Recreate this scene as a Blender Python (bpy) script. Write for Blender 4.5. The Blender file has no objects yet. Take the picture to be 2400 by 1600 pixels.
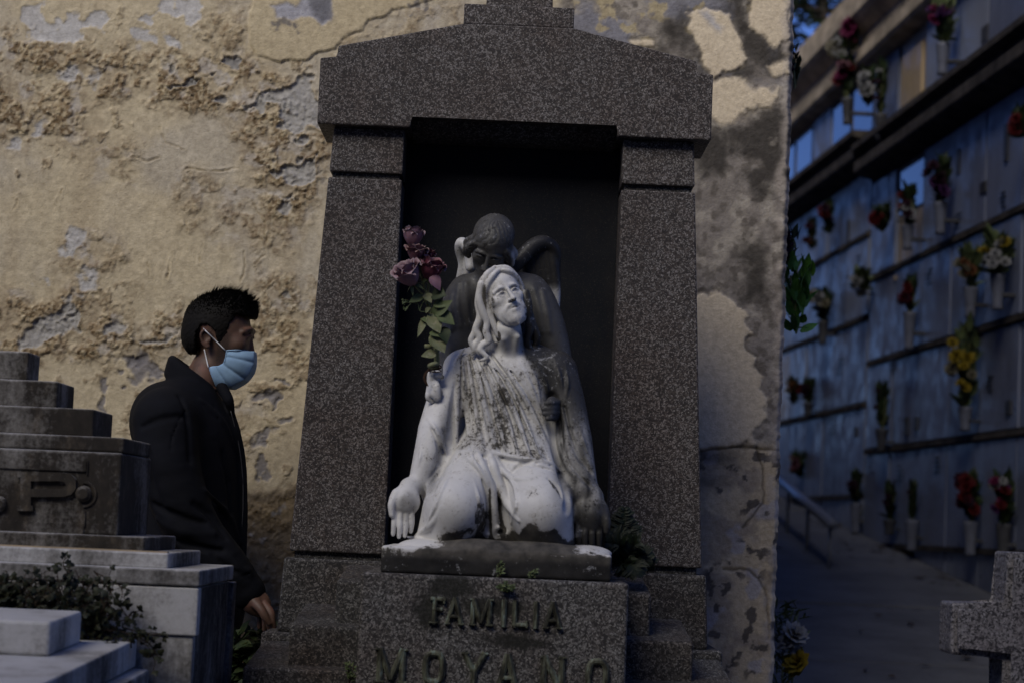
import bpy, bmesh, math, random
import numpy as np
from mathutils import Matrix, Vector, Euler

random.seed(7)
SC = bpy.context.scene
COL = SC.collection

# ------------------------------------------------------------------ camera
FPX = 4800.0                      # focal length in pixels of a 2400 px wide picture
PITCH = math.atan(425 / FPX)
ROLL = 0.043
CAMZ = 1.15
cam = bpy.data.cameras.new('camera')
camo = bpy.data.objects.new('camera', cam)
COL.objects.link(camo)
cam.sensor_width = 36.0
cam.lens = 36.0 * FPX / 2400
cam.clip_start = 0.05
cam.clip_end = 3000
cam.dof.use_dof = True
cam.dof.focus_distance = 5.05
cam.dof.aperture_fstop = 3.9
camo.matrix_world = Matrix.Translation((0, 0, CAMZ)) @ (Matrix.Rotation(math.pi / 2 + PITCH, 4, 'X') @ Matrix.Rotation(ROLL, 4, 'Z'))
SC.camera = camo

# ------------------------------------------------------------------ sky, sun, exposure
SUN = Vector((-0.45, -0.79, 0.72)).normalized()     # towards the light
w = bpy.data.worlds.new('World')
SC.world = w
w.use_nodes = True
wn = w.node_tree.nodes
bg = wn['Background']
sky = wn.new('ShaderNodeTexSky')
sky.sky_type = 'NISHITA'
sky.sun_disc = False
sky.sun_elevation = math.asin(SUN.z)
sky.sun_rotation = math.atan2(SUN.x, SUN.y)
sky.air_density = 1.0
sky.dust_density = 0.3
sky.ozone_density = 4.0
tint = wn.new('ShaderNodeMix')                    # camera white balance set for the warm key: skylight reads blue
tint.data_type = 'RGBA'; tint.blend_type = 'MULTIPLY'
tint.inputs[0].default_value = 1.0
tint.inputs[7].default_value = (0.60, 0.75, 1.34, 1)
w.node_tree.links.new(sky.outputs[0], tint.inputs[6])
w.node_tree.links.new(tint.outputs[2], bg.inputs[0])
bg.inputs[1].default_value = 0.038
sl = bpy.data.lights.new('sun', 'SUN')
sl.energy = 1.5
sl.angle = math.radians(36)
sl.color = (1.0, 0.93, 0.80)
so = bpy.data.objects.new('sun', sl)
so.rotation_euler = SUN.to_track_quat('Z', 'Y').to_euler()
so.location = (-6, -4, 8)
COL.objects.link(so)
SC.view_settings.view_transform = 'Standard'
SC.view_settings.look = 'None'
SC.view_settings.exposure = 1.10
SC.view_settings.gamma = 1.0
SC.view_settings.use_curve_mapping = False
SC.cycles.max_bounces = 6
SC.cycles.use_denoising = True

# ------------------------------------------------------------------ helpers: points, noise
_R = np.array(camo.matrix_world.to_3x3())
def W(px, py, Y):
    """photo pixel -> world point standing at depth Y (metres from the camera plane)"""
    d = _R @ np.array([(px - 1200) / FPX, -(py - 800) / FPX, -1.0])
    t = Y / d[1]
    return np.array([d[0] * t, Y, CAMZ + d[2] * t])
def PX(P):
    c = (np.asarray(P) - np.array([0, 0, CAMZ])) @ _R
    return 1200 - FPX * c[:, 0] / c[:, 2], 800 + FPX * c[:, 1] / c[:, 2]

def _hash(ix, iy, iz, seed):
    h = (ix.astype(np.int64) * 374761393 + iy.astype(np.int64) * 668265263 + iz.astype(np.int64) * 2147483647 + seed * 974711) & 0xffffffff
    h = ((h ^ (h >> 13)) * 1274126177) & 0xffffffff
    h = ((h ^ (h >> 16)) * 2246822519) & 0xffffffff
    return ((h ^ (h >> 15)) & 0xffffff) / float(0xffffff)
def vnoise(p, seed=0):
    f = np.floor(p); t = p - f; t = t * t * (3 - 2 * t); i = f.astype(np.int64)
    r = 0
    for dx in (0, 1):
        for dy in (0, 1):
            for dz in (0, 1):
                wgt = (t[:, 0] if dx else 1 - t[:, 0]) * (t[:, 1] if dy else 1 - t[:, 1]) * (t[:, 2] if dz else 1 - t[:, 2])
                r = r + wgt * _hash(i[:, 0] + dx, i[:, 1] + dy, i[:, 2] + dz, seed)
    return r
def fbm(p, octv=4, seed=0, gain=0.5):
    a, s, r = 1.0, 0.0, 0.0
    for o in range(octv):
        r = r + a * vnoise(p * (2.03 ** o) + 17.3 * o, seed + o); s += a; a *= gain
    return r / s
def worley2(x, y, seed=0):
    ix, iy = np.floor(x), np.floor(y)
    best = np.full(x.shape, 9.0); val = np.zeros(x.shape)
    z = np.zeros(x.shape)
    for dx in (-1, 0, 1):
        for dy in (-1, 0, 1):
            cx, cy = ix + dx, iy + dy
            jx = cx + _hash(cx, cy, z, seed); jy = cy + _hash(cx, cy, z, seed + 5)
            d = np.hypot(x - jx, y - jy)
            m = d < best
            best = np.where(m, d, best); val = np.where(m, _hash(cx, cy, z, seed + 9), val)
    return best, val
def sstep(a, b, x):
    t = np.clip((x - a) / (b - a), 0, 1)
    return t * t * (3 - 2 * t)

# ------------------------------------------------------------------ helpers: objects
def put(o, parent=None):
    COL.objects.link(o)
    if parent is not None:
        o.parent = parent
        o.matrix_parent_inverse = parent.matrix_basis.inverted() if parent.parent is None else (parent.parent.matrix_basis @ parent.matrix_parent_inverse @ parent.matrix_basis).inverted()
    return o
def tag(o, label, cat=None, group=None, kind=None):
    if label: o['label'] = label
    if cat: o['category'] = cat
    if group: o['group'] = group
    if kind: o['kind'] = kind
    return o
def thing(name, loc, label, cat, group=None):
    o = bpy.data.objects.new(name, None)
    o.empty_display_size = 0.05
    o.location = loc
    o.matrix_basis = Matrix.Translation(loc)
    COL.objects.link(o)
    return tag(o, label, cat, group)
def mesh_obj(name, verts, faces, mat, parent=None, smooth=False):
    me = bpy.data.meshes.new(name)
    me.from_pydata([tuple(v) for v in verts], [], [tuple(f) for f in faces])
    me.materials.append(mat)
    if smooth:
        me.polygons.foreach_set('use_smooth', [True] * len(me.polygons))
    me.update()
    return put(bpy.data.objects.new(name, me), parent)
def np_mesh(name, V, Q, mat, parent=None, smooth=True):
    """V (n,3) float, Q (m,k) int"""
    me = bpy.data.meshes.new(name)
    k = Q.shape[1]
    me.vertices.add(len(V)); me.vertices.foreach_set('co', np.ascontiguousarray(V, dtype=np.float32).ravel())
    me.loops.add(Q.size); me.loops.foreach_set('vertex_index', np.ascontiguousarray(Q, dtype=np.int32).ravel())
    me.polygons.add(len(Q)); me.polygons.foreach_set('loop_start', np.arange(0, Q.size, k, dtype=np.int32))
    me.update(calc_edges=True)
    me.polygons.foreach_set('use_smooth', np.full(len(Q), smooth))
    me.materials.append(mat)
    me.validate()
    return put(bpy.data.objects.new(name, me), parent)
def vcol(o, name, rgb):
    a = o.data.attributes.new(name, 'FLOAT_COLOR', 'POINT')
    c = np.ones((len(rgb), 4), dtype=np.float32); c[:, :3] = rgb
    a.data.foreach_set('color', c.ravel())
def vval(o, name, v):
    a = o.data.attributes.new(name, 'FLOAT', 'POINT')
    a.data.foreach_set('value', np.asarray(v, dtype=np.float32))
def from_bm(name, bm, mat, parent=None, smooth=False, bevel=0.0, seg=2):
    if bevel > 0:
        bmesh.ops.bevel(bm, geom=list(bm.edges), offset=bevel, segments=seg, profile=0.5, affect='EDGES', clamp_overlap=True)
    bmesh.ops.recalc_face_normals(bm, faces=list(bm.faces))
    me = bpy.data.meshes.new(name)
    bm.to_mesh(me); bm.free()
    me.materials.append(mat)
    if smooth: me.polygons.foreach_set('use_smooth', [True] * len(me.polygons))
    return put(bpy.data.objects.new(name, me), parent)
def box(name, lo, hi, mat, parent=None, bevel=0.003, seg=2):
    return prism(name, [(lo[0], lo[2]), (hi[0], lo[2]), (hi[0], hi[2]), (lo[0], hi[2])], lo[1], hi[1], mat, parent, bevel, seg)
def prism(name, poly, y0, y1, mat, parent=None, bevel=0.003, seg=2):
    """outline in x,z swept from y0 (front) to y1"""
    bm = bmesh.new()
    a = [bm.verts.new((x, y0, z)) for x, z in poly]
    b = [bm.verts.new((x, y1, z)) for x, z in poly]
    bm.faces.new(a); bm.faces.new(b[::-1])
    n = len(poly)
    for i in range(n): bm.faces.new((a[i], b[i], b[(i + 1) % n], a[(i + 1) % n]))
    return from_bm(name, bm, mat, parent, bevel=bevel, seg=seg)
def slab(name, plan, z0, z1, mat, parent=None, bevel=0.003, top=None):
    """plan outline in x,y raised from z0 to z1 (top: other outline for the top)"""
    bm = bmesh.new()
    a = [bm.verts.new((x, y, z0)) for x, y in plan]
    b = [bm.verts.new((x, y, z1)) for x, y in (top or plan)]
    bm.faces.new(a[::-1]); bm.faces.new(b)
    n = len(plan)
    for i in range(n): bm.faces.new((a[i], a[(i + 1) % n], b[(i + 1) % n], b[i]))
    return from_bm(name, bm, mat, parent, bevel=bevel)
def catmull(pts, n=6):
    P = np.array(pts, float)
    if len(P) < 3: return P
    Q = np.vstack([2 * P[0] - P[1], P, 2 * P[-1] - P[-2]])
    out = []
    for i in range(1, len(Q) - 2):
        for t in np.linspace(0, 1, n, endpoint=False):
            a, b, c, d = Q[i - 1], Q[i], Q[i + 1], Q[i + 2]
            out.append(0.5 * ((2 * b) + (c - a) * t + (2 * a - 5 * b + 4 * c - d) * t * t + (3 * b - a - 3 * c + d) * t ** 3))
    out.append(Q[-2])
    return np.array(out)
def tube_geo(pts, r, n=6, closed=True):
    pts = np.array(pts, float); m = len(pts)
    rr = np.broadcast_to(np.asarray(r, float), (m,)) if np.ndim(r) == 0 else np.interp(np.linspace(0, 1, m), np.linspace(0, 1, len(r)), r)
    V, Fc = [], []
    up = np.array([0.31, 0.17, 0.93])
    for i in range(m):
        t = pts[min(i + 1, m - 1)] - pts[max(i - 1, 0)]
        t = t / (np.linalg.norm(t) + 1e-9)
        a = np.cross(t, up); a /= np.linalg.norm(a) + 1e-9
        b = np.cross(t, a)
        for k in range(n):
            an = 2 * math.pi * k / n
            V.append(pts[i] + rr[i] * (math.cos(an) * a + math.sin(an) * b))
    for i in range(m - 1):
        for k in range(n):
            Fc.append((i * n + k, i * n + (k + 1) % n, (i + 1) * n + (k + 1) % n, (i + 1) * n + k))
    if closed:
        Fc.append(tuple(range(n))[::-1]); Fc.append(tuple(range((m - 1) * n, m * n)))
    return V, Fc
class MB:
    """collects pieces into one mesh"""
    def __init__(s): s.V, s.F = [], []
    def add(s, V, Fc):
        o = len(s.V); s.V += [tuple(v) for v in V]; s.F += [tuple(i + o for i in f) for f in Fc]; return s
    def tube(s, pts, r, n=6): return s.add(*tube_geo(pts, r, n))
    def box(s, lo, hi):
        x0, y0, z0 = lo; x1, y1, z1 = hi
        return s.add([(x0, y0, z0), (x1, y0, z0), (x1, y1, z0), (x0, y1, z0), (x0, y0, z1), (x1, y0, z1), (x1, y1, z1), (x0, y1, z1)],
                     [(0, 3, 2, 1), (4, 5, 6, 7), (0, 1, 5, 4), (1, 2, 6, 5), (2, 3, 7, 6), (3, 0, 4, 7)])
    def lathe(s, prof, c, n=14):
        V, Fc = [], []
        for r, z in prof:
            for k in range(n):
                a = 2 * math.pi * k / n
                V.append((c[0] + r * math.cos(a), c[1] + r * math.sin(a), c[2] + z))
        for i in range(len(prof) - 1):
            for k in range(n):
                Fc.append((i * n + k, i * n + (k + 1) % n, (i + 1) * n + (k + 1) % n, (i + 1) * n + k))
        Fc.append(tuple(range(n))[::-1]); Fc.append(tuple(range((len(prof) - 1) * n, len(prof) * n)))
        return s.add(V, Fc)
    def build(s, name, mat, parent=None, smooth=False): return mesh_obj(name, s.V, s.F, mat, parent, smooth)

# ------------------------------------------------------------------ helpers: sculpting in a distance field
class Vox:
    def __init__(s, lo, hi, h):
        s.h = h; s.lo = np.array(lo, float)
        s.n = [int(math.ceil((hi[i] - lo[i]) / h)) + 1 for i in range(3)]
        s.ax = [s.lo[i] + h * np.arange(s.n[i], dtype=np.float32) for i in range(3)]
        s.F = np.full(s.n, 0.5, dtype=np.float32)
    def sub(s, lo, hi):
        sl = []
        for i in range(3):
            a = max(0, int((lo[i] - s.lo[i]) / s.h) - 1); b = min(s.n[i], int((hi[i] - s.lo[i]) / s.h) + 3)
            if b <= a: return None
            sl.append(slice(a, b))
        X = s.ax[0][sl[0]].astype(np.float32)[:, None, None]; Y = s.ax[1][sl[1]].astype(np.float32)[None, :, None]; Z = s.ax[2][sl[2]].astype(np.float32)[None, None, :]
        return tuple(sl), X, Y, Z
    def _mix(s, sl, d, k, cut):
        a = s.F[sl]
        if cut:
            h = np.maximum(k - np.abs(a + d), 0) / k
            s.F[sl] = np.maximum(a, -d) + h * h * k * 0.25
        else:
            h = np.maximum(k - np.abs(a - d), 0) / k
            s.F[sl] = np.minimum(a, d) - h * h * k * 0.25
    def ell(s, c, r, k=0.01, rot=None, cut=False):
        c = np.asarray(c, float); r = np.asarray(r, float) * np.ones(3)
        m = float(r.max()) + k + s.h * 2
        q = s.sub(c - m, c + m)
        if q is None: return s
        sl, X, Y, Z = q
        X, Y, Z = X - c[0], Y - c[1], Z - c[2]
        if rot is not None:
            A = np.asarray(rot).T
            X, Y, Z = (A[0, 0] * X + A[0, 1] * Y + A[0, 2] * Z, A[1, 0] * X + A[1, 1] * Y + A[1, 2] * Z, A[2, 0] * X + A[2, 1] * Y + A[2, 2] * Z)
        k0 = np.sqrt((X / r[0]) ** 2 + (Y / r[1]) ** 2 + (Z / r[2]) ** 2)
        k1 = np.sqrt((X / r[0] ** 2) ** 2 + (Y / r[1] ** 2) ** 2 + (Z / r[2] ** 2) ** 2) + 1e-9
        s._mix(sl, k0 * (k0 - 1) / k1, k, cut); return s
    def tube(s, pts, r, k=0.008, cut=False, n=4, flat=None):
        P = catmull(pts, n); m = len(P)
        rr = np.interp(np.linspace(0, 1, m), np.linspace(0, 1, max(2, np.size(r))), np.ones(2) * r if np.size(r) == 1 else r)
        pad = float(rr.max()) + k + 2 * s.h
        q = s.sub(P.min(0) - pad, P.max(0) + pad)
        if q is None: return s
        sl, X, Y, Z = q
        D = None
        for i in range(m - 1):
            a, b = P[i], P[i + 1]; v = b - a; L = float(v @ v) + 1e-12
            t = np.clip(((X - a[0]) * v[0] + (Y - a[1]) * v[1] + (Z - a[2]) * v[2]) / L, 0, 1)
            d = np.sqrt((X - a[0] - t * v[0]) ** 2 + (Y - a[1] - t * v[1]) ** 2 + (Z - a[2] - t * v[2]) ** 2) - (rr[i] + t * (rr[i + 1] - rr[i]))
            D = d if D is None else np.minimum(D, d)
        s._mix(sl, D.astype(np.float32), k, cut); return s
    def cap(s, a, b, ra, rb, k=0.015, cut=False): return s.tube([a, b], [ra, rb], k, cut)
    def at(s, P):
        i = np.clip(np.rint((np.asarray(P) - s.lo) / s.h).astype(int), 0, np.array(s.n) - 1)
        return s.F[i[..., 0], i[..., 1], i[..., 2]]
    def surf(s, px, py, y0, y1, push=0.0):
        """first point of the sculpted surface behind a place given as in W()"""
        Ys = np.arange(y0, y1, s.h * 0.5)
        a, b = W(px, py, y0), W(px, py, y1)
        P = a[None] + (b - a)[None] * ((Ys - y0) / (y1 - y0))[:, None]
        f = s.at(P); i = np.nonzero(f < 0)[0]
        if not len(i): return W(px, py, 0.5 * (y0 + y1))
        p = P[i[0]].copy(); p[1] += push
        return p
    def mesh(s):
        Fd = s.F
        neg = Fd < 0
        nx, ny, nz = Fd.shape
        cnt = np.zeros((nx - 1, ny - 1, nz - 1), np.int8)
        for dx in (0, 1):
            for dy in (0, 1):
                for dz in (0, 1): cnt += neg[dx:nx - 1 + dx, dy:ny - 1 + dy, dz:nz - 1 + dz]
        act = (cnt > 0) & (cnt < 8)
        I = np.argwhere(act)
        idx = np.full(act.shape, -1, np.int32); idx[tuple(I.T)] = np.arange(len(I))
        acc = np.zeros((len(I), 3)); num = np.zeros(len(I))
        cor = [(dx, dy, dz) for dx in (0, 1) for dy in (0, 1) for dz in (0, 1)]
        val = {c: Fd[I[:, 0] + c[0], I[:, 1] + c[1], I[:, 2] + c[2]] for c in cor}
        for c in cor:
            for ax in range(3):
                if c[ax] == 0:
                    e = list(c); e[ax] = 1; e = tuple(e)
                    a, b = val[c], val[e]
                    m = (a < 0) != (b < 0)
                    t = np.where(m, a / np.where(m, a - b, 1), 0)
                    p = np.tile(np.array(c, float), (len(I), 1)); p[:, ax] += t
                    acc += np.where(m[:, None], p, 0); num += m
        V = s.lo + s.h * (I + acc / num[:, None])
        Q = []
        for ax in range(3):
            o1, o2 = (ax + 1) % 3, (ax + 2) % 3
            sl0 = [slice(None)] * 3; sl1 = [slice(None)] * 3
            sl0[ax] = slice(0, -1); sl1[ax] = slice(1, None)
            ch = neg[tuple(sl0)] != neg[tuple(sl1)]
            E = np.argwhere(ch)
            ok = (E[:, o1] > 0) & (E[:, o2] > 0) & (E[:, o1] < Fd.shape[o1] - 1) & (E[:, o2] < Fd.shape[o2] - 1)
            E = E[ok]
            f = neg[E[:, 0], E[:, 1], E[:, 2]]
            def cell(d1, d2):
                C = E.copy(); C[:, o1] -= d1; C[:, o2] -= d2
                return idx[C[:, 0], C[:, 1], C[:, 2]]
            q = np.stack([cell(1, 1), cell(0, 1), cell(0, 0), cell(1, 0)], 1)
            q = np.where(f[:, None], q, q[:, ::-1])
            Q.append(q)
        return V, np.vstack(Q)
def smooth_mesh(V, Q, it=2, lam=0.5):
    E = np.vstack([Q[:, [0, 1]], Q[:, [1, 2]], Q[:, [2, 3]], Q[:, [3, 0]]])
    n = len(V)
    deg = np.bincount(E.ravel(), minlength=n).astype(float)
    for _ in range(it):
        S = np.zeros_like(V)
        for a in range(3):
            S[:, a] = np.bincount(E[:, 0], V[E[:, 1], a], n) + np.bincount(E[:, 1], V[E[:, 0], a], n)
        V = V + lam * (S / deg[:, None] - V)
    return V

# ------------------------------------------------------------------ helpers: materials
class Mat:
    def __init__(s, name, rough=0.8, spec=0.3):
        s.m = bpy.data.materials.new(name); s.m.use_nodes = True
        s.t = s.m.node_tree; s.b = s.t.nodes['Principled BSDF']
        s.b.inputs['Roughness'].default_value = rough
        s.b.inputs['Specular IOR Level'].default_value = spec
        s.geo = None
    def _in(s, sock, v):
        if v is None: return
        if isinstance(v, bpy.types.NodeSocket): s.t.links.new(v, sock)
        elif isinstance(v, (tuple, list)) and sock.type == 'RGBA': sock.default_value = (*v[:3], 1)
        else: sock.default_value = v
    def n(s, typ, ins, out=0, **pr):
        nd = s.t.nodes.new('ShaderNode' + typ)
        for k, v in pr.items(): setattr(nd, k, v)
        for k, v in ins.items(): s._in(nd.inputs[k], v)
        return nd.outputs[out]
    def pos(s):
        if s.geo is None: s.geo = s.t.nodes.new('ShaderNodeTexCoord')
        return s.geo.outputs['Object']
    def scl(s, v, xyz): return s.n('VectorMath', {0: v, 1: xyz}, operation='MULTIPLY')
    def vadd(s, a, b): return s.n('VectorMath', {0: a, 1: b}, operation='ADD')
    def noise(s, scale, vec=None, detail=4, rough=0.55, out=0, dist=0.0):
        return s.n('TexNoise', {'Vector': vec or s.pos(), 'Scale': scale, 'Detail': detail, 'Roughness': rough, 'Distortion': dist}, out)
    def vor(s, scale, vec=None, out='Distance', rnd=1.0, feature='F1'):
        return s.n('TexVoronoi', {'Vector': vec or s.pos(), 'Scale': scale, 'Randomness': rnd}, out, feature=feature)
    def mt(s, op, a, b=None, c=None):
        ins = {0: a}
        if b is not None: ins[1] = b
        if c is not None: ins[2] = c
        return s.n('Math', ins, operation=op)
    def mr(s, v, a, b, c=0.0, d=1.0): return s.n('MapRange', {'Value': v, 'From Min': a, 'From Max': b, 'To Min': c, 'To Max': d})
    def mix(s, f, a, b, blend='MIX'):
        nd = s.t.nodes.new('ShaderNodeMix'); nd.data_type = 'RGBA'; nd.blend_type = blend
        s._in(nd.inputs[0], f); s._in(nd.inputs[6], a); s._in(nd.inputs[7], b)
        return nd.outputs[2]
    def ramp(s, f, stops, interp='LINEAR'):
        nd = s.t.nodes.new('ShaderNodeValToRGB'); cr = nd.color_ramp; cr.interpolation = interp
        while len(cr.elements) < len(stops): cr.elements.new(0.5)
        for e, (p, c) in zip(cr.elements, stops):
            e.position = p; e.color = (*c, 1) if len(c) == 3 else c
        s._in(nd.inputs[0], f)
        return nd.outputs[0]
    def sep(s, v, i): return s.n('SeparateXYZ', {0: v}, i)
    def attr(s, name, out=0): return s.n('Attribute', {}, out, attribute_name=name)
    def col(s, c): s._in(s.b.inputs['Base Color'], c); return s
    def bump(s, h, strength=0.5, dist=0.005):
        nb = s.n('Bump', {'Height': h, 'Strength': strength, 'Distance': dist})
        s._in(s.b.inputs['Normal'], nb); return s
    def set(s, **kw):
        for k, v in kw.items(): s._in(s.b.inputs[k.replace('_', ' ')], v)
        return s

# ------------------------------------------------------------------ materials
def granite(name, dark, mid, light, scale=105.0, rough=0.62, stain=0.5, cover=0.5, patch=None):
    """flecked granite: dark ground, brownish grains, many short pale laths lying every way"""
    m = Mat(name, rough, 0.3)
    wv = m.noise(110, detail=3, out=1)
    jit = m.scl(wv, (0.010, 0.010, 0.010))
    base = m.ramp(m.sep(m.vor(scale * 1.9, m.vadd(m.pos(), jit), 'Color'), 0), [(0.0, dark), (0.45, dark), (0.6, mid), (0.85, [c * 1.3 for c in mid]), (1.0, [c * 0.8 for c in light])])
    c = base
    for k, (ang, st) in enumerate(((0.35, 2.6), (1.15, 2.3), (1.95, 2.7), (2.75, 2.3))):
        rot = m.n('VectorRotate', {'Vector': m.vadd(m.pos(), jit), 'Angle': ang}, rotation_type='Y_AXIS')
        p = m.scl(m.vadd(rot, (0.37 * k, 0.11 * k, 0.23 * k)), (1.0, 1.0, st))
        nd = m.t.nodes.new('ShaderNodeTexVoronoi'); nd.inputs['Scale'].default_value = scale * (0.92 + 0.13 * k); m.t.links.new(p, nd.inputs['Vector'])
        pick = m.mt('GREATER_THAN', m.sep(nd.outputs['Color'], 0), 1 - cover * 0.34)
        core = m.mr(nd.outputs['Distance'], 0.30, 0.55, 1.0, 0.0)
        f = m.mt('MULTIPLY', pick, core)
        lt = m.mix(m.sep(nd.outputs['Color'], 1), [x * 0.72 for x in light], [x * 1.35 for x in light])
        c = m.mix(f, c, lt)
    big = m.noise(5.5, detail=5)
    c = m.mix(m.mr(big, 0.42, 0.72, 0, stain), c, m.mix(1.0, c, (0.72, 0.55, 0.45), 'MULTIPLY'))
    c = m.mix(m.mr(m.noise(2.2, m.scl(m.pos(), (3, 3, 0.8)), detail=6), 0.48, 0.75, 0, stain), c, m.mix(1.0, c, (0.45, 0.43, 0.42), 'MULTIPLY'))
    if patch:                                   # black algae run down from the top edge
        for (x, z, rx, rz) in patch:
            dx = m.mt('DIVIDE', m.mt('SUBTRACT', m.sep(m.pos(), 0), x), rx); dz = m.mt('DIVIDE', m.mt('SUBTRACT', m.sep(m.pos(), 2), z), rz)
            r = m.mt('ADD', m.mt('SQRT', m.mt('ADD', m.mt('MULTIPLY', dx, dx), m.mt('MULTIPLY', dz, dz))), m.mt('MULTIPLY', m.mt('SUBTRACT', m.noise(38, detail=6, rough=0.7), 0.5), 1.8))
            c = m.mix(m.mr(r, 0.6, 1.15, 0.88, 0.0), c, (0.012, 0.012, 0.009))
    m.col(c)
    m.set(Roughness=m.mr(m.noise(150, detail=2), 0.3, 0.7, rough - 0.15, rough + 0.2))
    m.bump(m.noise(260, detail=4, rough=0.7), 0.35, 0.002)
    return m.m
GRANITE = granite('granite', (0.024, 0.020, 0.0195), (0.050, 0.041, 0.037), (0.172, 0.160, 0.155), 140.0, cover=0.48)
GRANITE_G = granite('granite_grey', (0.030, 0.028, 0.027), (0.066, 0.061, 0.057), (0.19, 0.183, 0.173), 118.0, rough=0.7, stain=0.55, cover=0.62, patch=[(-0.105, 1.008, 0.055, 0.032), (-0.155, 0.955, 0.03, 0.05), (-0.02, 0.97, 0.09, 0.02), (0.03, 0.90, 0.08, 0.018)])
GRANITE_D = granite('granite_dark', (0.024, 0.023, 0.023), (0.050, 0.047, 0.044), (0.155, 0.15, 0.145), 122.0, rough=0.78, stain=0.8, cover=0.40)
GRANITE_C = granite('granite_cross', (0.032, 0.030, 0.033), (0.12, 0.112, 0.116), (0.215, 0.205, 0.21), 118.0, rough=0.55, stain=0.25, cover=0.8)

def _black():
    m = Mat('black_granite', 0.5, 0.08)
    sp = m.mr(m.noise(420, detail=2), 0.6, 0.75, 0, 1)
    c = m.mix(m.mt('MULTIPLY', sp, 0.5), (0.0085, 0.0095, 0.0125), (0.075, 0.068, 0.055))
    dust = m.mr(m.noise(3, m.scl(m.pos(), (2, 1, 0.7)), detail=6), 0.45, 0.75, 0, 0.35)
    m.col(m.mix(dust, c, (0.034, 0.029, 0.023)))
    m.set(Roughness=m.mr(m.noise(14, detail=5), 0.3, 0.7, 0.35, 0.6))
    return m.m
BLACK = _black()

def marble(name, dirt, streak=(9, 9, 1.6), white=(0.52, 0.515, 0.51), low=0.42, grime=(0.030, 0.027, 0.024)):
    """weathered white marble; dirt 0..1 is how much of it black lichen covers"""
    m = Mat(name, 0.6, 0.35)
    veins = m.noise(6, m.scl(m.pos(), (1, 1, 2.5)), detail=8, rough=0.65, dist=1.2)
    base = m.ramp(veins, [(0.3, [c * 0.80 for c in white]), (0.5, white), (0.7, [c * 0.93 for c in white])])
    st = m.noise(1.0, m.scl(m.pos(), streak), detail=7, rough=0.68)
    big = m.noise(3.1, detail=6, rough=0.6)
    fine = m.noise(95, detail=4, rough=0.7)
    v = m.mt('ADD', m.mt('ADD', m.mt('MULTIPLY', st, 0.8), m.mt('MULTIPLY', big, 0.8)), m.mt('MULTIPLY', fine, 0.34))
    up = m.sep(m.n('NewGeometry', {}, 'Normal'), 2)
    v = m.mt('SUBTRACT', v, m.mt('MULTIPLY', m.mr(up, 0.25, 0.9), 0.45 * dirt))
    t = 1.28 - dirt * 0.75
    f1 = m.mr(v, t - 0.17, t + 0.15, 0.0, 1.0)
    f2 = m.mr(v, t - 0.32, t + 0.05, 0.0, 0.5)
    c = m.mix(f2, base, (0.17, 0.145, 0.105))
    gr = m.ramp(m.noise(34, m.scl(m.pos(), (1, 1, 0.5)), detail=7, rough=0.7), [(0.32, [g * 0.55 for g in grime]), (0.55, grime), (0.72, (grime[0] * 2.8, grime[1] * 2.7, grime[2] * 2.5))])
    c = m.mix(f1, c, gr)
    m.col(c)
    m.bump(m.mt('ADD', m.mt('MULTIPLY', fine, 0.7), m.noise(300, detail=2)), 0.22, 0.002)
    m.set(Roughness=m.mr(f1, 0, 1, 0.5, 0.9))
    return m.m
MARBLE_W = marble('marble_white', 0.30)
MARBLE_S = marble('marble_stained', 0.46)
MARBLE_B = marble('marble_blackened', 0.57, streak=(7, 7, 2.0), white=(0.42, 0.41, 0.40), grime=(0.027, 0.022, 0.017))
MARBLE_M = marble('marble_dark', 0.50, white=(0.46, 0.45, 0.44), grime=(0.034, 0.028, 0.021))

def _statue():
    m = Mat('statue_marble', 0.58, 0.35)
    d = m.attr('dirt', 2); tone = m.attr('tone', 2)
    fine = m.noise(150, detail=6, rough=0.72)
    med = m.noise(48, detail=6, rough=0.66)
    spots = m.vor(95, m.vadd(m.pos(), m.scl(m.noise(120, out=1), (0.01, 0.01, 0.01))))
    v = m.mt('ADD', d, m.mt('MULTIPLY', m.mt('SUBTRACT', m.mt('ADD', m.mt('MULTIPLY', fine, 0.5), m.mt('MULTIPLY', med, 0.5)), 0.5), 2.3))
    f = m.mr(v, 0.42, 0.62)
    sp = m.mt('MULTIPLY', m.mr(spots, 0.10, 0.24, 1.0, 0.0), m.mr(m.mt('ADD', d, m.mt('MULTIPLY', med, 0.9)), 0.5, 0.8))
    f = m.mt('MAXIMUM', f, m.mt('MULTIPLY', sp, 0.8))
    veins = m.noise(9, detail=7, rough=0.6, dist=0.8)
    white = m.ramp(veins, [(0.3, (0.54, 0.53, 0.51)), (0.7, (0.66, 0.65, 0.635))])
    soot = m.ramp(m.noise(36, detail=6), [(0.3, (0.032, 0.030, 0.027)), (0.7, (0.115, 0.104, 0.088))])
    warm = m.mr(v, 0.15, 0.5, 0.0, 0.5)
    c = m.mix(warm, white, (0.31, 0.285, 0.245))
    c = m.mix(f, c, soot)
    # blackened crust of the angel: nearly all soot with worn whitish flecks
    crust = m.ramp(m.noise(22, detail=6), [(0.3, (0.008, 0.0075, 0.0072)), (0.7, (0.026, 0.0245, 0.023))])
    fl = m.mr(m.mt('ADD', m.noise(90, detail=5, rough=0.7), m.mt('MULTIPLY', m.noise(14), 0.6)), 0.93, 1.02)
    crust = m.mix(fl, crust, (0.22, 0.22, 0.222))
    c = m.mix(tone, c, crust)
    m.col(c)
    m.bump(m.mt('ADD', m.mt('MULTIPLY', fine, 1.0), m.mt('MULTIPLY', f, 0.6)), 0.35, 0.0022)
    m.set(Roughness=m.mr(f, 0, 1, 0.5, 0.88))
    return m.m
STATUE = _statue()

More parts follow.
